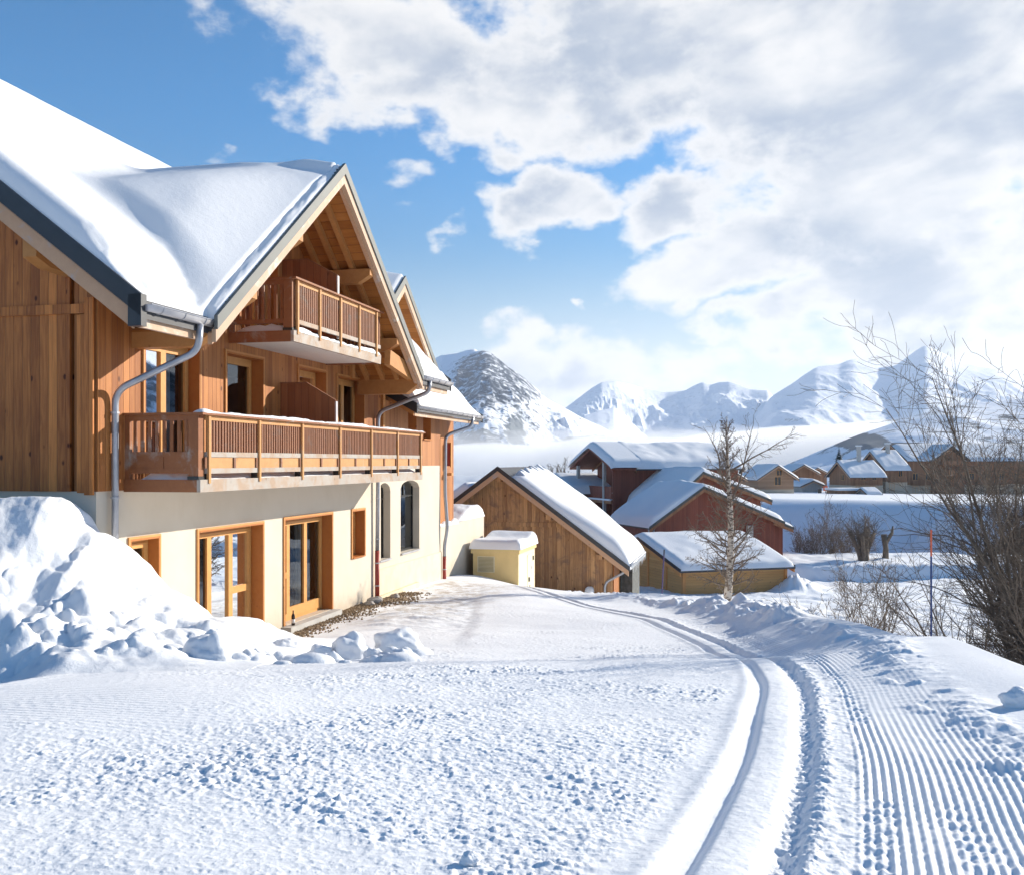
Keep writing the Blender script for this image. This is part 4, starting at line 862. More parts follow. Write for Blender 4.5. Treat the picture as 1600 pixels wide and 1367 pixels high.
balcony(chalet, 13.9, 17.7, -.86, 2.37, 2.17, 3.3, [14.2, 15.4, 16.6, 17.6], False, o0=-2.8, snow=False, seed=5)

# ------------------------------------------------------------------ retaining wall, cabinet, bottle, gravel
rw = building_root('retaining_wall', 'cream rendered retaining wall with a snow cap between the chalet and the yellow cabinet', 'wall')
mb = MB(); mb.hexa([C(17.03, -.02, -5.2), C(22.43, -.02, -5.2), C(22.43, -.32, -5.2), C(17.03, -.32, -5.2), C(17.03, -.02, -2.07), C(22.43, -.02, -2.0), C(22.43, -.32, -2.0), C(17.03, -.32, -2.07)])
mb.hexa([C(22.14, -.321, -5.2), C(22.43, -.321, -5.2), C(22.43, -4.3, -5.2), C(22.14, -4.3, -5.2), C(22.14, -.321, -2.0), C(22.43, -.321, -2.0), C(22.43, -4.3, -2.0), C(22.14, -4.3, -2.0)]); mb.obj('render_face', M['stucco'], rw)
snow_grid('snow_cap', 19.0, 22.48, -1.6, -.0, 60, 30, lambda S, O: -2.0 - .0 * S, lambda S, O: .42 * edgecurve(np.minimum(S - 18.9, 22.5 - S), .5) * edgecurve(-O + .02, .2) * sst(S, 18.9, 21.2), rw, M['heap'], .08, 21)
snow_grid('snow_cap', 17.1, 19.1, -1.2, -.0, 60, 20, lambda S, O: -2.06 - .0 * S, lambda S, O: (.10 + .10 * fbm(S * 2, O * 2, 3, 5)) * edgecurve(-O + .02, .2), rw, M['heap'], .05, 22)
mb = MB(); mb.beam(C(17.1, -.5, -1.78), C(21.2, -1.1, -1.55), .12, .16); mb.obj('timber_rail', M['weath'], rw)
cab = building_root('cabinet', 'squat yellow electrical cabinet with a louvred vent and snow on top, by the barn', 'cabinet')
mb = MB(); bx(mb, 19.92, 22.6, .26, 1.84, -5.1, -3.14); mb.obj('body', M['yellow'], cab)
mb = MB(); bx(mb, 19.86, 22.66, .20, 1.90, -3.14, -2.97); mb.obj('lid', M['yellow'], cab)
mb = MB(); bx(mb, 19.95, 22.57, 1.841, 1.85, -5.0, -3.16); mb.obj('side_panel', M['yellow2'], cab)
mb = MB(); bx(mb, 19.9, 19.919, .42, 1.02, -3.78, -3.24); v_ = mb.obj('vent', M['yellow2'], cab)
mb = MB()
for k in range(11): z = -3.75 + k * .045; mb.hexa([C(19.885, .45, z), C(19.885, .99, z), C(19.899, .99, z + .02), C(19.899, .45, z + .02), C(19.882, .45, z + .008), C(19.882, .99, z + .008), C(19.899, .99, z + .03), C(19.899, .45, z + .03)])
mb.obj('louvres', M['louvre'], v_)
mb = MB(); bx(mb, 21.3, 22.3, 1.851, 1.865, -4.7, -3.3); d_ = mb.obj('door', M['yellow2'], cab)
mb = MB(); bx(mb, 21.9, 22.05, 1.866, 1.88, -3.95, -3.6); mb.obj('notice', M['white'], d_)
mb = MB(); bx(mb, 21.95, 22.0, 1.881, 1.885, -3.85, -3.75); mb.obj('notice_mark', M['navy'], d_)
mb = MB(); bx(mb, 21.45, 21.55, 1.866, 1.9, -4.25, -4.1); mb.obj('handle', M['steel'], d_)
mb = MB(); bx(mb, 22.15, 22.22, 1.866, 1.9, -3.55, -3.4); bx(mb, 21.6, 21.7, 1.866, 1.88, -4.45, -4.4); mb.obj('lock', M['steel'], d_)
snow_grid('snow_cap', 19.80, 22.7, .14, 1.96, 70, 60, lambda S, O: -2.97 + 0 * S, lambda S, O: .36 * edgecurve(np.minimum(S - 19.78, 22.72 - S), .25) * edgecurve(np.minimum(O - .12, 1.98 - O), .22) * (.85 + .35 * sst(S, 21, 22.5) - .22 * np.exp(-((S - 21.6) / .5) ** 2)), cab, M['heap'], .03, 25)
def lathe(prof, n=14):
    mb = MB(); k = len(prof)
    for r, z in prof:
        for j in range(n): mb.v.append((r * math.cos(2 * math.pi * j / n), r * math.sin(2 * math.pi * j / n), z))
    for i in range(k - 1):
        for j in range(n): j2 = (j + 1) % n; mb.f.append((i * n + j, i * n + j2, i * n + n + j2, i * n + n + j))
    mb.f += [tuple(range(n)), tuple((k - 1) * n + j for j in range(n))]; return mb
bo = thing('bottle', 'dark wine bottle standing on the sill of the glazed door', 'bottle', so_world(6.32, .12, -3.43))
lathe([(.036, 0), (.038, .01), (.038, .19), (.03, .225), (.014, .25), (.013, .30), (.015, .302), (.015, .31)]).obj('glass', M['bottle'], bo, True)
lathe([(.0385, .05), (.0388, .05), (.0388, .13), (.0385, .13)]).obj('label', M['white'], bo, True)
mk = building_root('cream_post', 'small cream round topped marker stone with snow on it at the foot of the barn', 'marker stone')
mb = MB(); prof = []
P = [C(25.8, 3.2 + .32 * k, -5.8) for k in (0, 1)]
pts = [(3.22, -5.8), (3.54, -5.8), (3.54, -5.14), (3.50, -5.05), (3.44, -5.02), (3.32, -5.02), (3.26, -5.05), (3.22, -5.14)]
v = [C(25.65, a, b) for a, b in pts] + [C(25.85, a, b) for a, b in pts]
mb.add(v, [tuple(range(8)), tuple(range(15, 7, -1))] + [(i, (i + 1) % 8, 8 + (i + 1) % 8, 8 + i) for i in range(8)]); mb.obj('stone', M['yellow2'], mk)
snow_grid('snow_cap', 25.63, 25.87, 3.20, 3.56, 10, 14, lambda S, O: -5.1 + 0 * S, lambda S, O: .19 * edgecurve(np.minimum(O - 3.18, 3.58 - O), .18), mk, M['heap'], .0, 2)

# ------------------------------------------------------------------ generic snow covered gabled house
def house(name, label, cat, origin, rz, L, Wd, z0, ze, pitch, mat, og=.6, oe=.7, snow=.45, wins=(), fasc='black', wallbase=None, apex=.5, group=None, sgrid=(60, 40), board='barge2', seed=1, bare=None, roofmat='tile'):
    """ridge along local x; origin = near left foot of the walls, x along L, y across Wd; ze eaves height, z0 base; apex = ridge position as a fraction of Wd"""
    h = thing(name, label, cat, (origin[0], origin[1], 0), rz, group); tp = math.tan(R(pitch)); ya = Wd * apex
    def rt(x, y): return ze + np.minimum(y, (Wd - y) * (apex / (1 - apex))) * tp * 1.0
    def rf(y): return ze + (min(y, (Wd - y) * (apex / (1 - apex)))) * tp
    n = 5; P = [(0, 0, z0), (0, Wd, z0), (0, Wd, ze - .05), (0, ya, rf(ya) - .08), (0, 0, ze - .05)]; Q = [(L, p[1], p[2]) for p in P]
    MB().add(P + Q, [tuple(range(n)), tuple(range(2 * n - 1, n - 1, -1))] + [(i, (i + 1) % n, n + (i + 1) % n, n + i) for i in range(n)]).obj('wall', mat, h)
    if wallbase:
        mb = MB(); mb.box((-.04, -.04, z0 - .1), (L + .04, Wd + .04, wallbase)); mb.obj('render_base', M['stucco'], h)
    th = .16; rb = MB()
    rb.slab([(-og, -oe), (L + og, -oe), (L + og, ya), (-og, ya)], lambda x, y: rf(y), th); rb.slab([(-og, ya + .001), (L + og, ya + .001), (L + og, Wd + oe), (-og, Wd + oe)], lambda x, y: rf(y), th)
    ro = rb.obj('roof', M[roofmat], h)
    for x0, x1 in ((-og - .05, -og - .002), (L + og + .002, L + og + .05)):
        mb = MB()
        for (ya_, yb_) in ((-oe - .03, ya), (Wd + oe + .03, ya)):
            za, zb = rf(ya_), rf(yb_); mb.hexa([(x0, ya_, za - .14), (x1, ya_, za - .14), (x1, yb_, zb - .14), (x0, yb_, zb - .14), (x0, ya_, za + .05), (x1, ya_, za + .05), (x1, yb_, zb + .05), (x0, yb_, zb + .05)])
        mb.obj('verge', M[fasc], ro)
        mb = MB(); xx0, xx1 = (x0 + .01, x1 + .03) if x0 < 0 else (x0 - .03, x1 - .01)
        for (ya_, yb_) in ((-oe + .02, ya), (Wd + oe - .02, ya)):
            za, zb = rf(ya_), rf(yb_); mb.hexa([(xx0, ya_, za - .36), (xx1, ya_, za - .36), (xx1, yb_, zb - .36), (xx0, yb_, zb - .36), (xx0, ya_, za - .142), (xx1, ya_, za - .142), (xx1, yb_, zb - .142), (xx0, yb_, zb - .142)])
        mb.obj('barge_board', M[board], ro)
    ns, no = sgrid; x0, x1, y0, y1 = -og - .02, L + og + .02, -oe - .06, Wd + oe + .06
    X, Y = np.meshgrid(np.linspace(x0, x1, ns), np.linspace(y0, y1, no)); r = min(.7, snow * 1.3)
    t = snow * edgecurve(np.minimum(X - x0, x1 - X), r * .8) * edgecurve(np.minimum(Y - y0, y1 - Y), r) * (.9 + .35 * fbm(X * .35, Y * .35, 3, seed))
    if bare: t = t * bare(X, Y)
    sm = np.minimum(Y, (Wd - Y) * (apex / (1 - apex))); rid = ze + sm * tp; rid = np.where(t > .02, rid - np.exp(-np.abs(Y - ya) / .5) * .12 * tp, rid)
    Z = rid + t + .015; e = np.zeros_like(X, bool); e[0] = e[-1] = True; e[:, 0] = e[:, -1] = True; Z = np.where(e, ze + sm * tp - .03, Z)
    if bare: Z = np.where(t < .03, ze + sm * tp - .05, Z)
    vv = np.stack([X, Y, Z], -1).reshape(-1, 3); i = np.arange(ns * no).reshape(no, ns); f = np.stack([i[:-1, :-1], i[:-1, 1:], i[1:, 1:], i[1:, :-1]], -1).reshape(-1, 4)
    grid_obj('snow_cover', vv, f, M['snow'], True, ro)
    for w in wins: hwin(h, Wd, L, *w)
    h['_'] = 0; del h['_']
    return h
def hwin(h, Wd, L, face, a, b, z0, z1, fm='frame', pane='dark', nm='window'):
    """face: 'f' front (y=0), 'l' left gable (x=0), 'r' right gable, 'b' back"""
    def bb(mb, a, b, z0, z1, d0, d1):
        if face == 'f': mb.box((a, -d1, z0), (b, -d0, z1))
        elif face == 'l': mb.box((-d1, a, z0), (-d0, b, z1))
        elif face == 'r': mb.box((L + d0, a, z0), (L + d1, b, z1))
    f = MB(); e = .06; bb(f, a - e, a, z0 - e, z1 + e, .003, .05); bb(f, b, b + e, z0 - e, z1 + e, .003, .05); bb(f, a, b, z1, z1 + e, .003, .05); bb(f, a, b, z0 - e, z0, .003, .05)
    bb(f, (a + b) / 2 - .03, (a + b) / 2 + .03, z0, z1, .012, .045)
    fo = f.obj(nm, M[fm], h); p = MB(); bb(p, a, b, z0, z1, .003, .012); p.obj('pane', M['bottle'], fo)
def hpart(h, name, boxes, mat, parent=None):
    mb = MB()
    for a, b in boxes: mb.box(a, b)
    return mb.obj(name, M[mat], parent or h)

# ------------------------------------------------------------------ timber barn beside the piste
bs = P0 + U * 25.95 + N * 4.25      # right foot of its gable wall (as seen)
# local x = along U (into the picture), y = away from the viewer's right (-N)
barn = house('barn', 'brown board clad barn with big snowy roof, icicles and a strip of bare dark tiles', 'barn', (bs[0], bs[1]), RZ, 4.9, 8.98, -6.2, -3.55, 36.3, M['barn'], og=.55, oe=.72, snow=.62, fasc='black', seed=5, sgrid=(110, 160),
             bare=lambda X, Y: np.clip(1 - sst(Y, 3.65 + .12 * np.sin(X * 9) + .25 * fbm(X * 2, Y * 2, 3, 4), 3.95 + .12 * np.sin(X * 9)) * (1 - sst(Y, 5.4, 6.0)) * (1 - sst(X, 4.2, 5.6) * .0), 0, 1))
mb = MB(); mb.box((-.05, .02, -6.2), (-.003, .2, -3.75)); mb.box((-.04, 2.2, -2.62), (-.003, 8.0, -2.44)); mb.obj('trim_board', M['barn'], barn)
for (y, z) in ((4.49, -.62), (2.45, -2.1), (.45, -3.62), (6.6, -2.1)):
    mb = MB(); mb.box((-.48, y - .11, z - .2), (-.003, y + .11, z)); mb.obj('purlin', M['barn'], barn)
mb = MB(); mb.box((.1, -.05, -6.2), (1.9, -.003, -3.6)); mb.obj('side_cladding', M['clad'], barn)
mb = MB(); mb.box((2.1, -.55, -6.2), (4.9, -.06, -4.0)); mb.obj('slate_stack', M['slate'], barn)
bp = downpipe([(-.35, -.62, -4.05), (-.35, -.5, -4.3), (-.12, .28, -4.75), (-.12, .28, -6.2)], .05, barn, M['pipe'], [(-.12, .28, -5.2)])
mb = MB(); mb.tube([(-.5, -.74, -4.02), (5.3, -.74, -4.02)], .06, 8); mb.obj('gutter', M['pipe'], barn, True)
mb = MB(); rr = random.Random(4)
for k in range(26):
    x = -.45 + k * .22 + rr.uniform(-.06, .06); l = rr.uniform(.12, .42); mb.tube([(x, -.80, -4.02), (x, -.80, -4.02 - l)], [.022, .003], 5)
mb.obj('icicles', M['white'], barn)

# ------------------------------------------------------------------ small timber shed behind the barn
B18 = R(18)
def fr(x0, y0, a, b, rz=B18): return (x0 + a * math.cos(rz) - b * math.sin(rz), y0 + a * math.sin(rz) + b * math.cos(rz))
shed = house('timber_shed', 'low pale log shed under a thick white snow roof behind the birch', 'shed', (9.65, 56.0), B18, 6.65, 10.4, -8.4, -6.0, 14.2, M['shed'], og=.35, oe=.35, snow=.42, fasc='black', board='trim', seed=8, sgrid=(90, 90))
hpart(shed, 'corner_post', [((-.06, -.06, -8.4), (.12, .12, -6.05)), ((6.53, -.06, -8.4), (6.71, .12, -6.05)), ((-.06, 2.0, -8.4), (.0, 2.2, -5.5)), ((-.06, 4.4, -8.4), (.0, 4.6, -4.95)), ((-.03, -.05, -6.2), (6.68, -.003, -6.02))], 'trim')

# ------------------------------------------------------------------ red brown chalets
MR = M['redclad']
x0, y0 = 9.76 + .4, 82.0
rm = house('apartment_chalet', 'tall red brown chalet with long level snow roof and open porch under its gable', 'chalet', (x0, y0), B18, 9.6, 8.0, -9.5, -.35, 19.5, MR, og=.2, oe=.7, snow=.75, fasc='redf' if False else 'slate', board='dist', seed=3, wins=[('f', 1.0, 1.9, -5.2, -4.0)])
# gable roof carried on out over the open porch
mb = MB(); tp = math.tan(R(19.5))
for ya_, yb_ in ((-.7, 4.0), (8.7, 4.0)): mb.hexa([(-2.4, ya_, -.35 + (ya_ if ya_ < 4 else 8 - ya_) * tp - .16), (-.2, ya_, -.35 + (ya_ if ya_ < 4 else 8 - ya_) * tp - .16), (-.2, yb_, -.35 + 4 * tp - .16), (-2.4, yb_, -.35 + 4 * tp - .16), (-2.4, ya_, -.35 + (ya_ if ya_ < 4 else 8 - ya_) * tp), (-.2, ya_, -.35 + (ya_ if ya_ < 4 else 8 - ya_) * tp), (-.2, yb_, -.35 + 4 * tp), (-2.4, yb_, -.35 + 4 * tp)])
mb.obj('porch_roof', MR, rm)
X, Y = np.meshgrid(np.linspace(-2.55, .2, 20), np.linspace(-.85, 8.85, 50)); ZZ = -.35 + np.minimum(Y, 8 - Y) * tp + .7 * edgecurve(X + 2.56, .5) * edgecurve(np.minimum(Y + .86, 8.86 - Y), .6) - np.exp(-np.abs(Y - 4) / .5) * .1; i = np.arange(X.size).reshape(X.shape)
grid_obj('snow_cover', np.stack([X, Y, ZZ], -1).reshape(-1, 3), np.stack([i[:-1, :-1], i[:-1, 1:], i[1:, 1:], i[1:, :-1]], -1).reshape(-1, 4), M['snow'], True, rm)
hpart(rm, 'porch_wall', [((-2.0, 0, -9.5), (0, .14, -.5)), ], 'redclad')
hpart(rm, 'porch_floor', [((-2.1, .15, -3.5), (-.01, 8, -3.2)), ((-2.1, .15, -6.4), (-.01, 8, -6.15))], 'dist')
hpart(rm, 'post', [((-2.15, 1.6, -9.5), (-1.9, 1.85, .2)), ], 'concrete'); hpart(rm, 'post', [((-2.15, 7.4, -9.5), (-1.9, 7.7, -.4))], 'concrete')
hpart(rm, 'railing', [((-2.05, .2, -3.1), (-2.0, 7.4, -2.1)), ((-2.05, .2, -6.1), (-2.0, 7.4, -5.3))], 'redclad')
hpart(rm, 'railing_snow', [((-2.2, .2, -3.25), (-1.85, 7.4, -3.12)), ((-2.2, .2, -6.25), (-1.85, 7.4, -6.12))], 'heap')
# second volume, ridge towards the viewer (rotate the helper by 90 degrees: local x points back)
def rhouse(name, label, apexpt, halfl, halfr, rise, L, z0, **k):
    """gable faces the viewer. apexpt = (x, y) of the front apex; left/right half widths; ridge runs back along b"""
    rz = B18 + math.pi / 2; ex = (apexpt[0] + math.cos(B18) * (halfr), apexpt[1] + math.sin(B18) * halfr)
    return house(name, label, 'chalet', ex, rz, L, halfl + halfr, z0, k.pop('ze'), math.degrees(math.atan(rise / halfr)), MR, apex=halfr / (halfl + halfr), **k)
r_2 = rhouse('chalet_annex', 'red brown annex with a broad blue shaded snow roof, behind the lower gable', (14.4, 76.2), 2.3, 5.3, 1.95, 7.0, -9.5, ze=-2.8, og=.5, oe=.7, snow=.5, fasc='slate', board='dist', seed=11)
r_3 = rhouse('chalet_annex', 'lowest red brown gable with snow roof right behind the log shed', (13.3, 70.2), 3.6, 5.9, 2.35, 6.2, -9.5, ze=-4.15, og=.5, oe=.6, snow=.45, fasc='slate', board='dist', seed=12)
r_4 = rhouse('chalet_annex', 'little red brown snow roofed gable, farthest right of the red chalets', (17.6, 73.6), 1.5, 2.8, 1.0, 4.0, -9.5, ze=-4.75, og=.5, oe=.6, snow=.35, fasc='slate', board='dist', seed=13)
downpipe([(-.1, 9.6, -4.6), (-.1, 9.6, -9)], .07, r_3, M['pipe']); 
for k in range(2): hpart(r_3, 'window', [((-.04, 5.6 - k * 2.8, -6.6), (-.003, 6.8 - k * 2.8, -5.2))], 'dark')
hpart(r_3, 'post', [((-.4, 1.9, -9), (-.1, 2.3, -4.6))], 'concrete'); hpart(r_3, 'downpipe', [((.6, 9.52, -9), (.75, 9.62, -4.3))], 'pipe')
x0, y0 = (897 - 800) / F_ * 92 - 1.5, 92
r_5 = house('chalet_annex', 'low red brown annex with stepped shaded snow roofs left of the tall red chalet', 'chalet', (5.2, 86), B18, 3.6, 8, -9.5, -2.6, 16, MR, og=.4, oe=.6, snow=.6, fasc='slate', board='dist', seed=14)
# ------------------------------------------------------------------ roof peeping out behind the barn on the left
hb = house('house', 'house whose wide blue shaded snow roof shows between chalet and barn', 'house', ((690 - 800) / F_ * 62 - 2, 62), R(8), 9.5, 9, -9, -2.35, 14, M['dist'], og=.5, oe=.5, snow=.35, seed=15)

# ------------------------------------------------------------------ village on the plateau
VD = 190.
def at(px, d): return (px - 800) / F_ * d
def zz(py, d): return (720 - py) / F_ * d
D = M['dist']; A12 = R(14)
def vill(label, px0, d, Lpx, Wd, ybase, yeave, pitch, mat=D, rz=A12, name='chalet', **k):
    return house(name, label, 'chalet', (at(px0, d), d), rz, Lpx * d / F_, Wd, zz(ybase, d) - 1.5, zz(yeave, d), pitch, mat, sgrid=(40, 30), **k)
def vw(L, rows, z, h=1.1, w=.9, face='f', step=2.4, x0=.9):
    out = []
    x = x0
    while x < L - 1: out.append((face, x, x + w, z, z + h)); x += step
    return out
V1 = vill('small gabled wing with shaded snow roof, left end of the village lodge', 1329, 186, 57, 7.2, 770, 741, 34, snow=.5, wallbase=zz(758, 186), wins=[('f', 2.2, 3.2, zz(755, 186) + .6, zz(755, 186) + 1.6), ('f', 4.6, 5.4, zz(755, 186) + .6, zz(755, 186) + 1.6), ('f', 1.2, 2.4, zz(769, 186) + .1, zz(769, 186) + 1.2), ('f', 4.0, 5.2, zz(769, 186) + .1, zz(769, 186) + 1.2), ('l', 2, 3, -3.6, -2.6)], seed=31)
V2 = vill('middle gabled block with a shaded snow roof between the village lodge and its left wing', 1384, 190, 38, 8.5, 772, 730, 36, snow=.5, wallbase=zz(752, 190), wins=[('f', .8, 1.8, zz(752, 190) - 1.6, zz(752, 190) - .4), ('f', .8, 1.8, zz(765, 190) - 1, zz(765, 190) + .2), ('f', 2.8, 3.6, -3.0, -1.9)], seed=32)
V3 = vill('big three storey village lodge with a long half bare roof ridge behind the bare tree', 1418, 194, 250, 10.5, 776, 716, 31, snow=.4, wallbase=zz(757, 194), seed=33,
          wins=[('f', x, x + 1.1, z, z + 1.3) for z in (zz(770, 194), zz(750, 194)) for x in (1.2, 4.0, 10.5, 14, 17.5, 21, 24.5)], bare=lambda X, Y: 1 - sst(Y - .5 * fbm(X * .5, Y, 3, 3), 4.2, 4.6) * (1 - sst(Y, 5.6, 6)) * (1 - sst(X, 5, 9) * .4))
for hh, Lx, zb_, nb in ((V1, 6.0, zz(757, 186), 1), (V2, 4.0, zz(752, 190), 1), (V3, 22, zz(757, 194), 2)):
    for q_ in range(nb):
        b_ = thing('balcony', None, None); b_.parent = hh; x0_ = .4 if nb == 1 else (.6 if q_ == 0 else 13.2); x1_ = Lx if nb == 1 else (4.6 if q_ == 0 else 22)
        hpart(b_, 'deck', [((x0_, -1.0, zb_ - .12), (x1_, -.05, zb_))], 'dist'); hpart(b_, 'railing', [((x0_, -1.0, zb_ + .9), (x1_, -.94, zb_ + 1.0))] + [((x_, -.98, zb_ + .0), (x_ + .12, -.95, zb_ + .9)) for x_ in np.arange(x0_, x1_, .3)], 'dist')
    ch = hpart(hh, 'chimney', [((Lx * .6, 3.0, zb_ + 4.), (Lx * .6 + .6, 3.6, zb_ + (7.2 if nb == 1 else 9.2)))], 'concrete'); hpart(hh, 'chimney_cap', [((Lx * .6 - .15, 2.85, zb_ + (7.2 if nb == 1 else 9.2)), (Lx * .6 + .75, 3.75, zb_ + (7.4 if nb == 1 else 9.5)))], 'heap', ch)
cg = thing('cross_gable', None, None); cg.parent = V3
mb = MB(); g0, g1, gz = 5.2, 12.2, zz(716, 194); n = 5
Pp = [(g0, -.9, zz(776, 194)), (g1, -.9, zz(776, 194)), (g1, -.9, gz - .3), ((g0 + g1) / 2, -.9, gz + 2.1), (g0, -.9, gz - .3)]; Qq = [(p[0], 4, p[2]) for p in Pp]
mb.add(Pp + Qq, [tuple(range(n)), tuple(range(2 * n - 1, n - 1, -1))] + [(i, (i + 1) % n, n + (i + 1) % n, n + i) for i in range(n)]); mb.obj('wall', D, cg)
mb = MB(); cx = (g0 + g1) / 2
for e in (g0 - .7, g1 + .7): mb.slab([(e, -1.9), (cx, -1.9), (cx, 4.5), (e, 4.5)], lambda x, y: gz + 2.45 - abs(x - cx) * .66, .16)
mb.obj('roof', M['tile'], cg); mb = MB()
for e in (g0 - .7, g1 + .7): mb.slab([(e, -1.8), (cx, -1.8), (cx, 4.5), (e, 4.5)], lambda x, y: gz + 2.85 - abs(x - cx) * .66, .38)
mb.obj('snow_cover', M['snow'], cg)
for zb in (zz(727, 194), zz(742, 194), zz(756, 194)):
    hpart(V3, 'balcony', [((6.2, -2.2, zb), (11.2, -.95, zb + .18)), ((6.2, -2.2, zb + .18), (11.2, -2.12, zb + 1.0))], 'dist')
vill('pale timber chalet with two small dark windows above the snowfield', 1240, 178, 52, 7.0, 768, 745, 31, M['distp'], R(16) + math.pi / 2, snow=.4, wallbase=zz(764, 178), og=.8, seed=34, wins=[('l', 2.4, 3.4, zz(737, 178) - .6, zz(737, 178) + .3), ('l', 2.6, 3.8, zz(757, 178), zz(757, 178) + 1.4)])
vill('brown chalet gable just showing over the red chalet roof behind the birch', 1160, 170, 50, 5.2, 766, 746, 28, M['distp'], R(16) + math.pi / 2, snow=.35, og=.7, seed=35, wins=[('l', 2.2, 3.1, zz(742, 170), zz(742, 170) + .8)])
vill('dark brown chalet with white snow verges right of the pale timber chalet', 1276, 215, 40, 6.6, 757, 738, 27, D, R(12) + math.pi / 2, snow=.45, og=.7, seed=36)
vill('small dark chalet furthest back in the village', 1292, 235, 30, 5.4, 752, 739, 26, D, R(12) + math.pi / 2, snow=.4, og=.7, seed=37)
vill('low garage with a rounded snow roof below the dark chalets', 1284, 196, 30, 4.6, 768, 757, 20, M['concrete'], R(20) + math.pi / 2, snow=.55, og=.5, seed=38)
sg = thing('outbuilding', 'dark terraced outbuilding with a small snow roofed hut below the village lodge', 'outbuilding', (at(1311, 172), 172, 0), A12)
hpart(sg, 'wall', [((0, 0, zz(790, 172)), (4.8, 4, zz(766, 172)))], 'dist'); hpart(sg, 'snow_cover', [((-.2, -.2, zz(766, 172) + .01), (5.0, 4.2, zz(766, 172) + .4))], 'snow')
vill('tiny hut with a white snow roof beside the dark terraced outbuilding', 1356, 170, 20, 3.2, 782, 770, 26, M['concrete'], R(14), snow=.35, og=.4, oe=.4, seed=39)
rb_ = house('chalet', 'brown roofed chalet half hidden behind the branches at the right edge', 'chalet', (at(1500, 84), 84), R(10) + math.pi / 2, 9, 9.5, -9.5, zz(862, 84), 36, D, og=1.0, oe=1.0, snow=.35, seed=40)
rb_.location = (at(1560, 84) + 7, 84, 0)
# tiny parked cars by the garage
def car(px, d, py, mat, label):
    c = thing('parked_car', label, 'car', (at(px, d), d, zz(py, d)), R(12), 'cars parked in the village')
    b = MB(); pr = [(0, .25), (0, .85), (.9, .95), (1.35, 1.42), (2.9, 1.45), (3.6, .98), (4.2, .9), (4.25, .25)]; n = len(pr)
    b.add([(x, 0, z) for x, z in pr] + [(x, 1.75, z) for x, z in pr], [tuple(range(n)), tuple(range(2 * n - 1, n - 1, -1))] + [(i, (i + 1) % n, n + (i + 1) % n, n + i) for i in range(n)]); b.obj('body', M[mat], c)
    hpart(c, 'window', [((1.3, -.01, 1.0), (2.9, -.002, 1.36))], 'bottle')
    for x in (.8, 3.4):
        w_ = MB(); w_.tube([(x, -.03, .32), (x, .2, .32)], .33, 12); w_.obj('wheel', M['tile'], c)
bn = thing('litter_bin', 'small dark bin standing in the snow below the garage', 'bin', (at(1281, 180), 180, zz(769, 180))); lathe([(.3, -.5), (.36, .5), (.4, .52), (.4, .62), (.2, .72)]).obj('body', M['steel'], bn)
rs_ = thing('sign', 'small red board on a post below the garage', 'sign', (at(1290, 179), 179, zz(769, 179))); hpart(rs_, 'board', [((-.4, 0, .3), (.4, .06, 1.2))], 'orange'); hpart(rs_, 'post', [((-.05, .061, -.5), (.05, .13, 1.2))], 'steel')

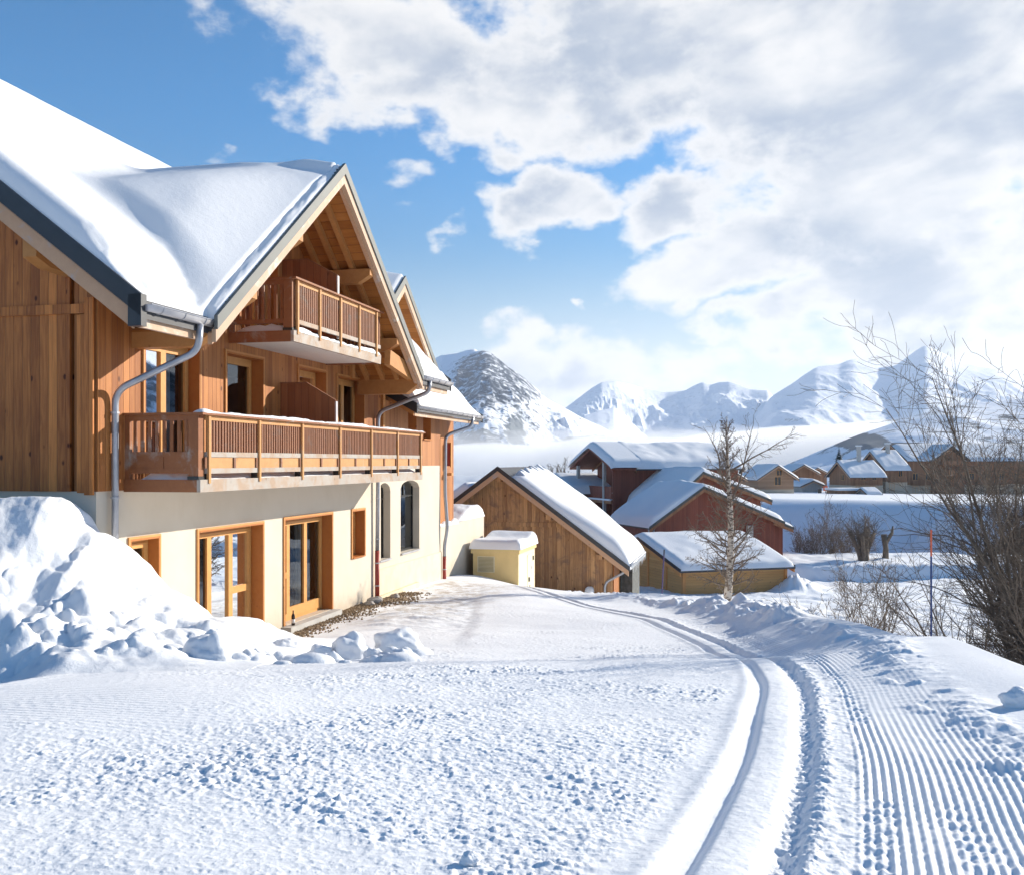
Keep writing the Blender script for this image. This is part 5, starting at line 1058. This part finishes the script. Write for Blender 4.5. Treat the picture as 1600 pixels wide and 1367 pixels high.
# ------------------------------------------------------------------ the tall ploughed snow pile on the left
def pile():
    nx, ny = 560, 520; X, Y = np.meshgrid(np.linspace(-9.8, -.6, nx), np.linspace(8.2, 18.5, ny)); G, _, _ = ground(X, Y, False)
    sx = [0, 45, 75, 92, 104, 113, 130, 150, 168, 190, 207, 226, 245, 258, 275, 292, 305, 315, 345, 372, 388, 400, 412, 430, 450, 475, 500, 540, 590]
    sy = [776, 776, 774, 783, 797, 818, 832, 833, 848, 868, 882, 905, 921, 924, 932, 946, 962, 966, 963, 966, 972, 983, 990, 1000, 1006, 1012, 1020, 1030, 1040]
    PX_ = np.arange(-700, 620); RY = np.interp(PX_, [-700, 0, 150, 440, 600], [13.2, 13.4, 13.9, 15.5, 15.2]); sil = np.interp(PX_, sx, sy)
    rx = (PX_ - 800) / F_ * RY; rz = (720 - sil) / F_ * RY
    wx = X + .10 * fbm(X * 1.3, Y * 1.3, 3, 201); zr_ = np.interp(wx, rx, rz); ry = np.interp(wx, rx, RY) + .25 * fbm(X * .7, X * 0 + 2, 3, 206)
    fy = np.interp(X, [-9, -4.5, -3.0, -1.9, -1.0], [10.35, 10.7, 11.6, 12.6, 13.6]) + .35 * fbm(X * .9, Y * .3, 3, 207)
    t = np.clip((ry - Y) / (ry - fy), -2, 2)          # 0 on the crest, 1 at the foot in front
    gc = ground(X, ry, False)[0]; h = np.maximum(zr_ - gc, 0) * sst(-1.05 - X, 0, .7) * 1.0         # height of the heap over the ground under its crest
    tb = -t * (ry - fy); pr = np.where(t >= 0, (1 - t) * (1 + .35 * np.clip(t, 0, 1)), 1 - np.clip(tb / 2.6, 0, 1.3) ** 2); pr = np.where(t > 1, (1 - t) * 1.2, pr)
    Z = np.where(t >= 0, G + h * pr - .12 * (h < .03), G + (gc - G) * np.exp(-tb / 1.0) * sst(h, .02, .3) + h * pr - .12 * (h < .03))
    Z = np.where(X < -1.0, Z, G - .3)
    body = np.clip(h, 0, 1) * np.clip(t * 4, 0, 1) * np.clip((1.05 - t) * 4, 0, 1)
    Z = Z + body * (.24 * fbm(X * .75 + .5 * Y, Y * .8, 3, 220) + .22 * (np.sqrt(np.abs(fbm(X * 1.5, Y * 1.3, 3, 221)) + .02) - .45))
    r = random.Random(3)
    for k in range(120):      # clods rolled down the face
        cx = -1.4 - 6.5 * r.random() ** 1.3; tt = (cx + 7.2) / 5.7; cy = 10.3 + tt * 2.6 + abs(r.gauss(0, .9)) + .15 * math.sin(cx * 3); rr = r.choice([.05, .07, .09, .12, .18, .24]) * r.uniform(.8, 1.2)
        m = (np.abs(X - cx) < rr * 2) & (np.abs(Y - cy) < rr * 2)
        if not m.any(): continue
        xs, ys = X[m], Y[m]; nz = 1 + .5 * fbm(xs * 3.5, ys * 3.5, 2, k); q = 1 - ((xs - cx) / (rr * 1.1)) ** 2 * nz - ((ys - cy) / rr) ** 2 * nz; base = np.maximum(Z[m], G[m])
        Z[m] = smax(Z[m], base + rr * .5 * np.sqrt(np.clip(q, 0, 1)) - .03 * (q <= 0), .02)
    vis = sst(Z - G, 0, .25)
    Z = Z + vis * (fbm(X * 2.3, Y * 2.3, 4, 210) * .04 + fbm(X * 9, Y * 9, 4, 211) * .010)
    Z = np.maximum(Z, G - .25)
    i = np.arange(nx * ny).reshape(ny, nx); f = np.stack([i[:-1, :-1], i[:-1, 1:], i[1:, 1:], i[1:, :-1]], -1).reshape(-1, 4)
    keep = ((Z - G).reshape(-1)[f] > -.2).any(1); f = f[keep]
    used = np.unique(f); mp = np.zeros(nx * ny, int); mp[used] = np.arange(len(used)); v = np.stack([X, Y, Z], -1).reshape(-1, 3)[used]
    o = grid_obj('snow_pile', v, mp[f], M['heap']); setp(o, 'tall lumpy pile of ploughed snow heaped against the chalet corner', 'snow pile')
pile()
def boulder(label, px, py, d, r, seed, sq=(1.2, 1, .85), name='snow_lump'):
    nseg, nr = 40, 26; mb = MB(); x0, y0 = (px - 800) / F_ * d, d; g0 = float(ground(np.array([x0]), np.array([y0]))[0][0]); vs = []
    for i in range(nr + 1):
        for j in range(nseg):
            t = math.pi * i / nr; p = 2 * math.pi * j / nseg; v = Vector((math.sin(t) * math.cos(p), math.sin(t) * math.sin(p), math.cos(t)))
            k = 1 + .30 * noise.noise(v * 1.3 + Vector((seed, 0, 0))) + .12 * noise.noise(v * 3.2 + Vector((0, seed, 0))) + .04 * noise.noise(v * 8); vs.append((v.x * k * r * sq[0], v.y * k * r * sq[1], v.z * k * r * sq[2] + r * .5))
    fs = [(i * nseg + j, i * nseg + (j + 1) % nseg, (i + 1) * nseg + (j + 1) % nseg, (i + 1) * nseg + j) for i in range(nr) for j in range(nseg)]
    o = mesh_obj(name, vs, fs, M['heap'], None, True); o.location = (x0, y0, g0); return setp(o, label, 'snow lump', 'loose snow lumps at the end of the pile')
boulder('biggest loose snow lump, right end of the pile near the melt patch', 622, 1000, 15.0, .30, 3, (1.25, 1, .8))
boulder('tall rounded snow lump second from the right end of the pile', 548, 1000, 14.6, .25, 7, (1.1, 1, .95))
boulder('low snow lump left of the tall rounded lump', 500, 1010, 14.5, .16, 9); boulder('small round snow lump between the two big ones', 583, 1020, 14.2, .12, 12)
boulder('smooth snow lump against the render wall by the glazed door', 445, 1000, 15.2, .19, 15); boulder('lone fist sized snow lump lying left of the track', 735, 1327, 4.15, .035, 19)
boulder('round snow lump on the bank at the right edge', 1588, 1105, 7.3, .10, 22)

# ------------------------------------------------------------------ gravel strip and stones at the wall foot
mb = MB(); rr = random.Random(11)
def gz_(x, y): return float(ground(np.array([x]), np.array([y]), True)[0][0])
SS, OO = [], []
for k in range(2600):
    s = rr.uniform(5.0, 13.2); o = abs(rr.gauss(0, .33)) * (.5 + .5 * math.sin(s * 1.3) ** 2 + (1.0 if 10.6 < s < 12.2 else .3)) + .03
    if o > 1.2: continue
    SS.append(s); OO.append(o)
SS = np.array(SS); OO = np.array(OO); GX = P0[0] + U[0] * SS + N[0] * OO; GY = P0[1] + U[1] * SS + N[1] * OO; GZ = ground(GX, GY, True)[0]
for x, y, z in zip(GX, GY, GZ):
    r = rr.uniform(.015, .045); a = rr.uniform(0, 3); c, s_ = math.cos(a) * r, math.sin(a) * r
    mb.add([(x + c, y + s_, z - .01), (x - s_, y + c, z - .01), (x - c, y - s_, z - .01), (x + s_, y - c, z - .01), (x + c * .3, y + s_ * .4, z + r * 1.0), (x - c * .4, y - s_ * .3, z + r * .8)], [(0, 1, 4), (1, 2, 5, 4), (2, 3, 5), (3, 0, 4, 5)])
setp(mb.obj('gravel', M['gravel']), 'brown gravel bared by melting snow along the chalet wall', None, None, 'stuff')
mb = MB(); nx_ = 60; ss = np.linspace(5.2, 12.6, nx_)
for i in range(nx_ - 1):
    pts = []
    for s in (ss[i], ss[i + 1]):
        w_ = .16 + .30 * (vnoise(np.array([s * 1.1]), np.array([2.2]), 5)[0]) + (.5 * math.exp(-((s - 11.5) / .7) ** 2))
        for o in (.01, w_): x, y, _ = so_world(s, o); pts.append((x, y, gz_(x, y) + (.02 if o < .1 else .004)))
    mb.add([pts[0], pts[1], pts[3], pts[2]], [(0, 1, 2, 3)])
setp(mb.obj('gravel', M['gravel']), 'bare brown earth beneath the gravel at the wall foot', None, None, 'stuff')
for k, (s, o, r) in enumerate([(10.6, .25, .13), (10.2, .3, .10), (10.95, .2, .12), (11.9, .35, .10)]):
    st = boulder(['grey stone by the foot of the middle downpipe', 'small grey stone left of the downpipe stones', 'rounded grey stone touching the render corner', 'pale stone on the bare earth right of the red drain pipe'][k], 800, 0, 10, r, k * 3 + 30, (1.2, 1, .7), 'stone')
    x, y, _ = so_world(s, o); st.location = (x, y, gz_(x, y)); st.data.materials[0] = M['stone']; st['category'] = 'stone'; st['group'] = 'stones at the wall foot'

# ------------------------------------------------------------------ marker poles
def pole(label, px, d, ytop, lean, cols, r=.02, pyb=None):
    x, y = (px - 800) / F_ * d, d; z = gz_(x, y) - .1 if pyb is None else zz(pyb, d); t = thing('marker_pole', label, 'pole', (x, y, z)); h = zz(ytop, d) - z; a = 0
    for nm, f, c in cols:
        mb = MB(); mb.tube([(lean * a * h, 0, a * h), (lean * f * h, 0, f * h)], r, 8); mb.obj(nm, M[c], t); a = f
pole('slim piste marker pole, navy blue with an orange top, in front of the bare tree', 1455, 13.2, 827, 0, [('shaft', .78, 'navy'), ('top_band', 1., 'orange')], .013)
pole('thin dark pole leaning against the log shed', 1034, 52, 858, .05, [('shaft', .9, 'purple'), ('tip', 1., 'steel')], .035, 935)

# ------------------------------------------------------------------ trees
def branchy(mb, p, d, length, rad, level, rnd, spec):
    """grow one limb and its twigs into mb"""
    n = spec['seg'][level]; pts = [p.copy()]; rads = [rad]; dd = d.normalized(); step = length / n; kids = []
    for i in range(n):
        j = spec['jit'][level]; dd = (dd + Vector((rnd.gauss(0, j), rnd.gauss(0, j), rnd.gauss(0, j))) + Vector((0, 0, spec['up'][level])) * (1 if spec.get('late') is None or i > n * spec['late'] else -.3)).normalized()
        p = p + dd * step; pts.append(p.copy()); rads.append(max(rad * (1 - (i + 1) / n * spec['taper'][level]), spec['minr']))
        if level < spec['levels'] - 1:
            k = spec['kids'][level] * step / length; c = int(k) + (rnd.random() < k - int(k))
            if (i + 1) / n > spec['start'][level]:
                for _ in range(c):
                    a = rnd.uniform(0, 2 * math.pi); x = dd.cross(Vector((0, 0, 1)))
                    if x.length < .05: x = Vector((1, 0, 0))
                    x.normalize(); y = x.cross(dd); side = x * math.cos(a) + y * math.sin(a); ang = R(rnd.uniform(*spec['ang'][level]))
                    kids.append((p.copy() - dd * step * rnd.random(), dd * math.cos(ang) + side * math.sin(ang), length * rnd.uniform(*spec['len'][level]) * (1 - spec['shrink'][level] * (i + 1) / n), rads[-1] * spec['rr'][level]))
    mb[min(level, len(mb) - 1)].tube(pts, rads, spec['side'][level], cap=False)
    for kp, kd, kl, kr in kids: branchy(mb, kp, kd, kl, max(kr, spec['minr']), level + 1, rnd, spec)
def birch():
    rnd = random.Random(5); d = 31.0; x = (1135 - 800) / F_ * d; zb = -4.62; t = thing('birch_tree', 'slender leafless birch with pale trunk standing in front of the log shed', 'tree', (x, d, zb))
    tr = MB(); br = MB(); tw = MB(); H = 6.1; pts = []; rads = []
    for i in range(25):
        f = i / 24; pts.append(Vector((.10 * math.sin(f * 5) + .12 * f, .05 * math.sin(f * 7), H * f - .1))); rads.append(.125 * (1 - f) ** .8 + .012)
    tr.tube(pts, rads, 12)
    sp = dict(levels=3, seg=[9, 6, 4], jit=[.10, .16, .22], up=[.07, .03, .02], taper=[.85, .8, .7], kids=[12, 6, 0], start=[.12, .05, 0], ang=[(25, 60), (25, 65), (0, 0)], len=[(.22, .5), (.25, .55), (0, 0)], shrink=[.45, .4, 0], rr=[.62, .6, .6], side=[6, 4, 3], minr=.0045, late=None)
    for k in range(70):
        f = .08 + .88 * (k / 70); i = min(23, int(f * 24)); p = pts[i].lerp(pts[i + 1], f * 24 - i); a = k * 2.4 + rnd.uniform(-.3, .3); low = 1 - f
        L = (.75 + 1.3 * math.exp(-((f - .27) / .20) ** 2) + .75 * math.exp(-((f - .66) / .16) ** 2)) * rnd.uniform(.6, 1.05) * (1 - .45 * f)
        el_ = R(2 + 50 * f + rnd.uniform(-8, 14)); dv = Vector((math.cos(a) * math.cos(el_), math.sin(a) * math.cos(el_), math.sin(el_)))
        branchy([br, tw], p, dv, L, .028 * (1 - f) + .010, 0, rnd, sp)
    for a, L, z in ((.35, 2.9, 3.4), (2.9, 2.2, 3.7), (.1, 2.4, 4.3)): branchy([br, tw], Vector((.1, 0, z)), Vector((math.cos(a) * .62, math.sin(a) * .5, .85)), L, .035, 0, rnd, sp)
    tr.obj('trunk', M['birch'], t, True); br.obj('branches', M['bark2'], t, True); tw.obj('twigs', M['bark2'], t)
birch()
def bush_tree(name, label, px, d, zb, stems, H, seed, spread=(15, 60), rad=.05, mat='bark', kids=(14, 9), lean=0, group=None, cat='tree', levels=3, minr=.004, upb=.05, hfun=None, dens=1.):
    rnd = random.Random(seed); x = (px - 800) / F_ * d; t = thing(name, label, cat, (x, d, zb), 0, group); br = MB(); tw = MB()
    sp = dict(levels=levels, seg=[12, 8, 5], jit=[.07, .13, .2], up=[upb, .04, .02], taper=[.88, .85, .7], kids=[kids[0], kids[1], 0], start=[.15, .08, 0], ang=[(18, 55), (20, 60), (0, 0)], len=[(.28, .6), (.25, .6), (0, 0)], shrink=[.5, .4, 0], rr=[.55, .6, .6], side=[6, 4, 3], minr=minr)
    for k in range(stems):
        a = rnd.uniform(0, 2 * math.pi); e = R(90 - rnd.uniform(*spread)); dv = Vector((math.cos(a) * math.cos(e) + lean, math.sin(a) * math.cos(e), math.sin(e)))
        p = Vector((rnd.uniform(-.2, .2) * H * .25, rnd.uniform(-.2, .2) * H * .2, -.1)); branchy([br, tw], p, dv, H * rnd.uniform(.65, 1.08), rad * rnd.uniform(.55, 1.1), 0, rnd, sp)
    br.obj('branches', M[mat], t, True); tw.obj('twigs', M[mat], t); return t
bush_tree('willow_tree', 'big leafless willow with a thicket of arching branches filling the right edge', 1628, 19.5, -5.0, 20, 5.6, 3, (2, 32), .06, 'bark', (22, 10), .0, minr=.0038, upb=.03)
bush_tree('willow_tree', 'second leafless willow with thinner low branches spreading left of the big one', 1535, 19.5, -4.7, 15, 3.3, 8, (35, 90), .036, 'bark', (15, 7), -.10, minr=.0038, upb=.03)
bush_tree('willow_tree', 'leafless willow with tall upright shoots, cut by the right edge', 1660, 16.5, -4.4, 20, 6.0, 14, (2, 30), .055, 'bark', (22, 10), -.05, minr=.0035, upb=.035)
for k, (px, d, n, h, lab) in enumerate([(1290, 27, 8, 2.3, 'thin leafless shrub with long bare shoots left of the blue and orange pole'), (1345, 24, 9, 2.5, 'leafless shrub with crossing bare stems on the slope below the pollard'), (1385, 21, 8, 2.3, 'bare shrub of slanting stems just left of the marker pole'), (1240, 30, 8, 1.3, 'small pale twiggy bush right of the birch foot'), (1330, 36, 8, 2.0, 'sparse leafless bush farther down the slope'), (1195, 30.5, 7, .9, 'low grassy twigs between the birch and the small bush')]):
    bush_tree('shrub', lab, px, d, gz_((px - 800) / F_ * d, d), n, h, 20 + k, (10, 60), .016, 'bark', (9, 5), 0, 'leafless shrubs on the slope', 'shrub', minr=.0045)
for k, lab in enumerate(['leftmost bare hedge bush, next to the log shed roof', 'second bare hedge bush from the log shed', 'third bare hedge bush from the log shed, low and dense', 'tall thin reddish shoots rising from the middle of the hedge', 'fifth bare hedge bush from the log shed', 'sixth bare hedge bush, just left of the pollard', 'last bare hedge bush, behind the pollard foot']):
    bush_tree('hedge_bush', lab, 1250 + k * 13, 79 + (k % 3) * 1.1, -8.2, 14, (4.8 if k == 3 else 2.7 + (k % 3) * .4), 60 + k, (2, 26), .02, 'bark2', (8, 3), 0, 'bare hedge bushes behind the road bank', 'bush', minr=.010)
def pollard():
    rnd = random.Random(9); d = 72; x = (1350 - 800) / F_ * d; t = thing('pollard_tree', 'gnarled pollarded tree with a round head of bare shoots beyond the road bank', 'tree', (x, d, -7.6)); tr = MB(); tw = MB()
    sp = dict(levels=2, seg=[7, 4], jit=[.12, .2], up=[.03, .02], taper=[.85, .7], kids=[6, 0], start=[.15, 0], ang=[(20, 50), (0, 0)], len=[(.3, .55), (0, 0)], shrink=[.4, 0], rr=[.6, .6], side=[4, 3], minr=.009)
    for a, l, r in ((0, 3.0, .34), (.5, 2.6, .2), (2.9, 2.7, .24), (4.3, 2.5, .2), (1.8, 2.4, .16)):
        pts = [Vector((math.cos(a) * l * .38 * f ** 1.3 * (1 if r < .3 else .2), math.sin(a) * l * .3 * f, l * f - .2)) for f in np.linspace(0, 1, 9)]; tr.tube(pts, [r * (1 - .45 * f) * (1 + .15 * math.sin(f * 9)) for f in np.linspace(0, 1, 9)], 9)
        for k in range(26):
            p = pts[rnd.choice([4, 5, 6, 7, 8, 8])]; aa = rnd.uniform(0, 6.28); e = rnd.uniform(-.1, 1.4); branchy([tw, tw], p, Vector((math.cos(aa) * math.cos(e), math.sin(aa) * math.cos(e), math.sin(e))), rnd.uniform(.9, 2.0), .022, 0, rnd, sp)
    tr.obj('trunk', M['bark'], t, True); tw.obj('shoots', M['bark'], t)
    st = thing('tree_stump', 'short broken tree stump right of the pollarded tree', 'stump', ((1383 - 800) / F_ * d, d, -7.5)); mb = MB(); mb.tube([(0, 0, -.3), (.05, 0, 1.2), (-.1, 0, 2.2)], [.3, .2, .22], 8); mb.tube([(.0, 0, 1.5), (.5, 0, 2.3), (.6, .1, 2.8)], [.16, .12, .05], 7); mb.obj('trunk', M['bark'], st, True)
pollard()
def conifer(label, px, d, ytop, ybase, w, seed, group='dark conifers of the village', snow=True):
    rnd = random.Random(seed); x = (px - 800) / F_ * d; zb = zz(ybase, d); H = zz(ytop, d) - zb; t = thing('conifer', label, 'tree', (x, d, zb), 0, group); mb = MB(); tk = MB(); sn = MB()
    tk.tube([(0, 0, -.4), (0, 0, H * .97)], [w * .08, .02], 7); tk.obj('trunk', M['bark'], t)
    n = int(26 + H * 2)
    for i in range(n):
        f = (i / n) ** .9; z = H * (.08 + .9 * f); R_ = w * .5 * (1 - f) ** .85 * rnd.uniform(.8, 1.15) + .04
        for k in range(9):
            a = k * 2 * math.pi / 9 + i * 1.1 + rnd.uniform(-.25, .25); L = R_ * rnd.uniform(.65, 1.1); c, s = math.cos(a), math.sin(a); ww = L * .34
            tip = (c * L, s * L, z - L * .38); mb.add([(0, 0, z + .05), (c * L * .6 - s * ww, s * L * .6 + c * ww, z - L * .22), tip, (c * L * .6 + s * ww, s * L * .6 - c * ww, z - L * .22), (c * L * .5, s * L * .5, z - L * .05)], [(0, 1, 4), (1, 2, 4), (2, 3, 4), (3, 0, 4)])
            if snow and rnd.random() < .22: sn.add([(c * L * .3, s * L * .3, z + .03), (c * L * .6 - s * ww * .6, s * L * .6 + c * ww * .6, z - L * .12), (c * L * .9, s * L * .9, z - L * .26), (c * L * .6 + s * ww * .6, s * L * .6 - c * ww * .6, z - L * .12)], [(0, 1, 2, 3)])
    mb.obj('crown', M['needle'], t)
    if snow and sn.f: sn.obj('snow', M['heap'], t)
conifer('dark conifer standing behind the left wing of the village lodge', 1311, 205, 697, 765, 5.2, 1)
conifer('dark conifer between the barn roof and the red chalet', 882, 150, 731, 775, 2.6, 2); conifer('slim dark conifer left of the bigger one behind the barn', 861, 150, 730, 775, 1.5, 3)
conifer('dark conifer behind the pale timber chalet', 1170, 205, 722, 765, 2.6, 4); conifer('second dark conifer behind the pale timber chalet', 1157, 210, 724, 765, 2.4, 5)
bush_tree('bare_tree', 'tall leafless tree rising above the barn roof behind it', 873, 140, zz(775, 140), 5, 5.2, 77, (2, 16), .08, 'bark2', (12, 6), 0, 'leafless trees behind the barn', minr=.022)
bush_tree('bare_tree', 'low leafless tree just left of the red chalet roof', 901, 140, zz(775, 140), 6, 3.2, 78, (5, 28), .06, 'bark2', (12, 6), 0, 'leafless trees behind the barn', minr=.022)
bpy.context.view_layer.update()
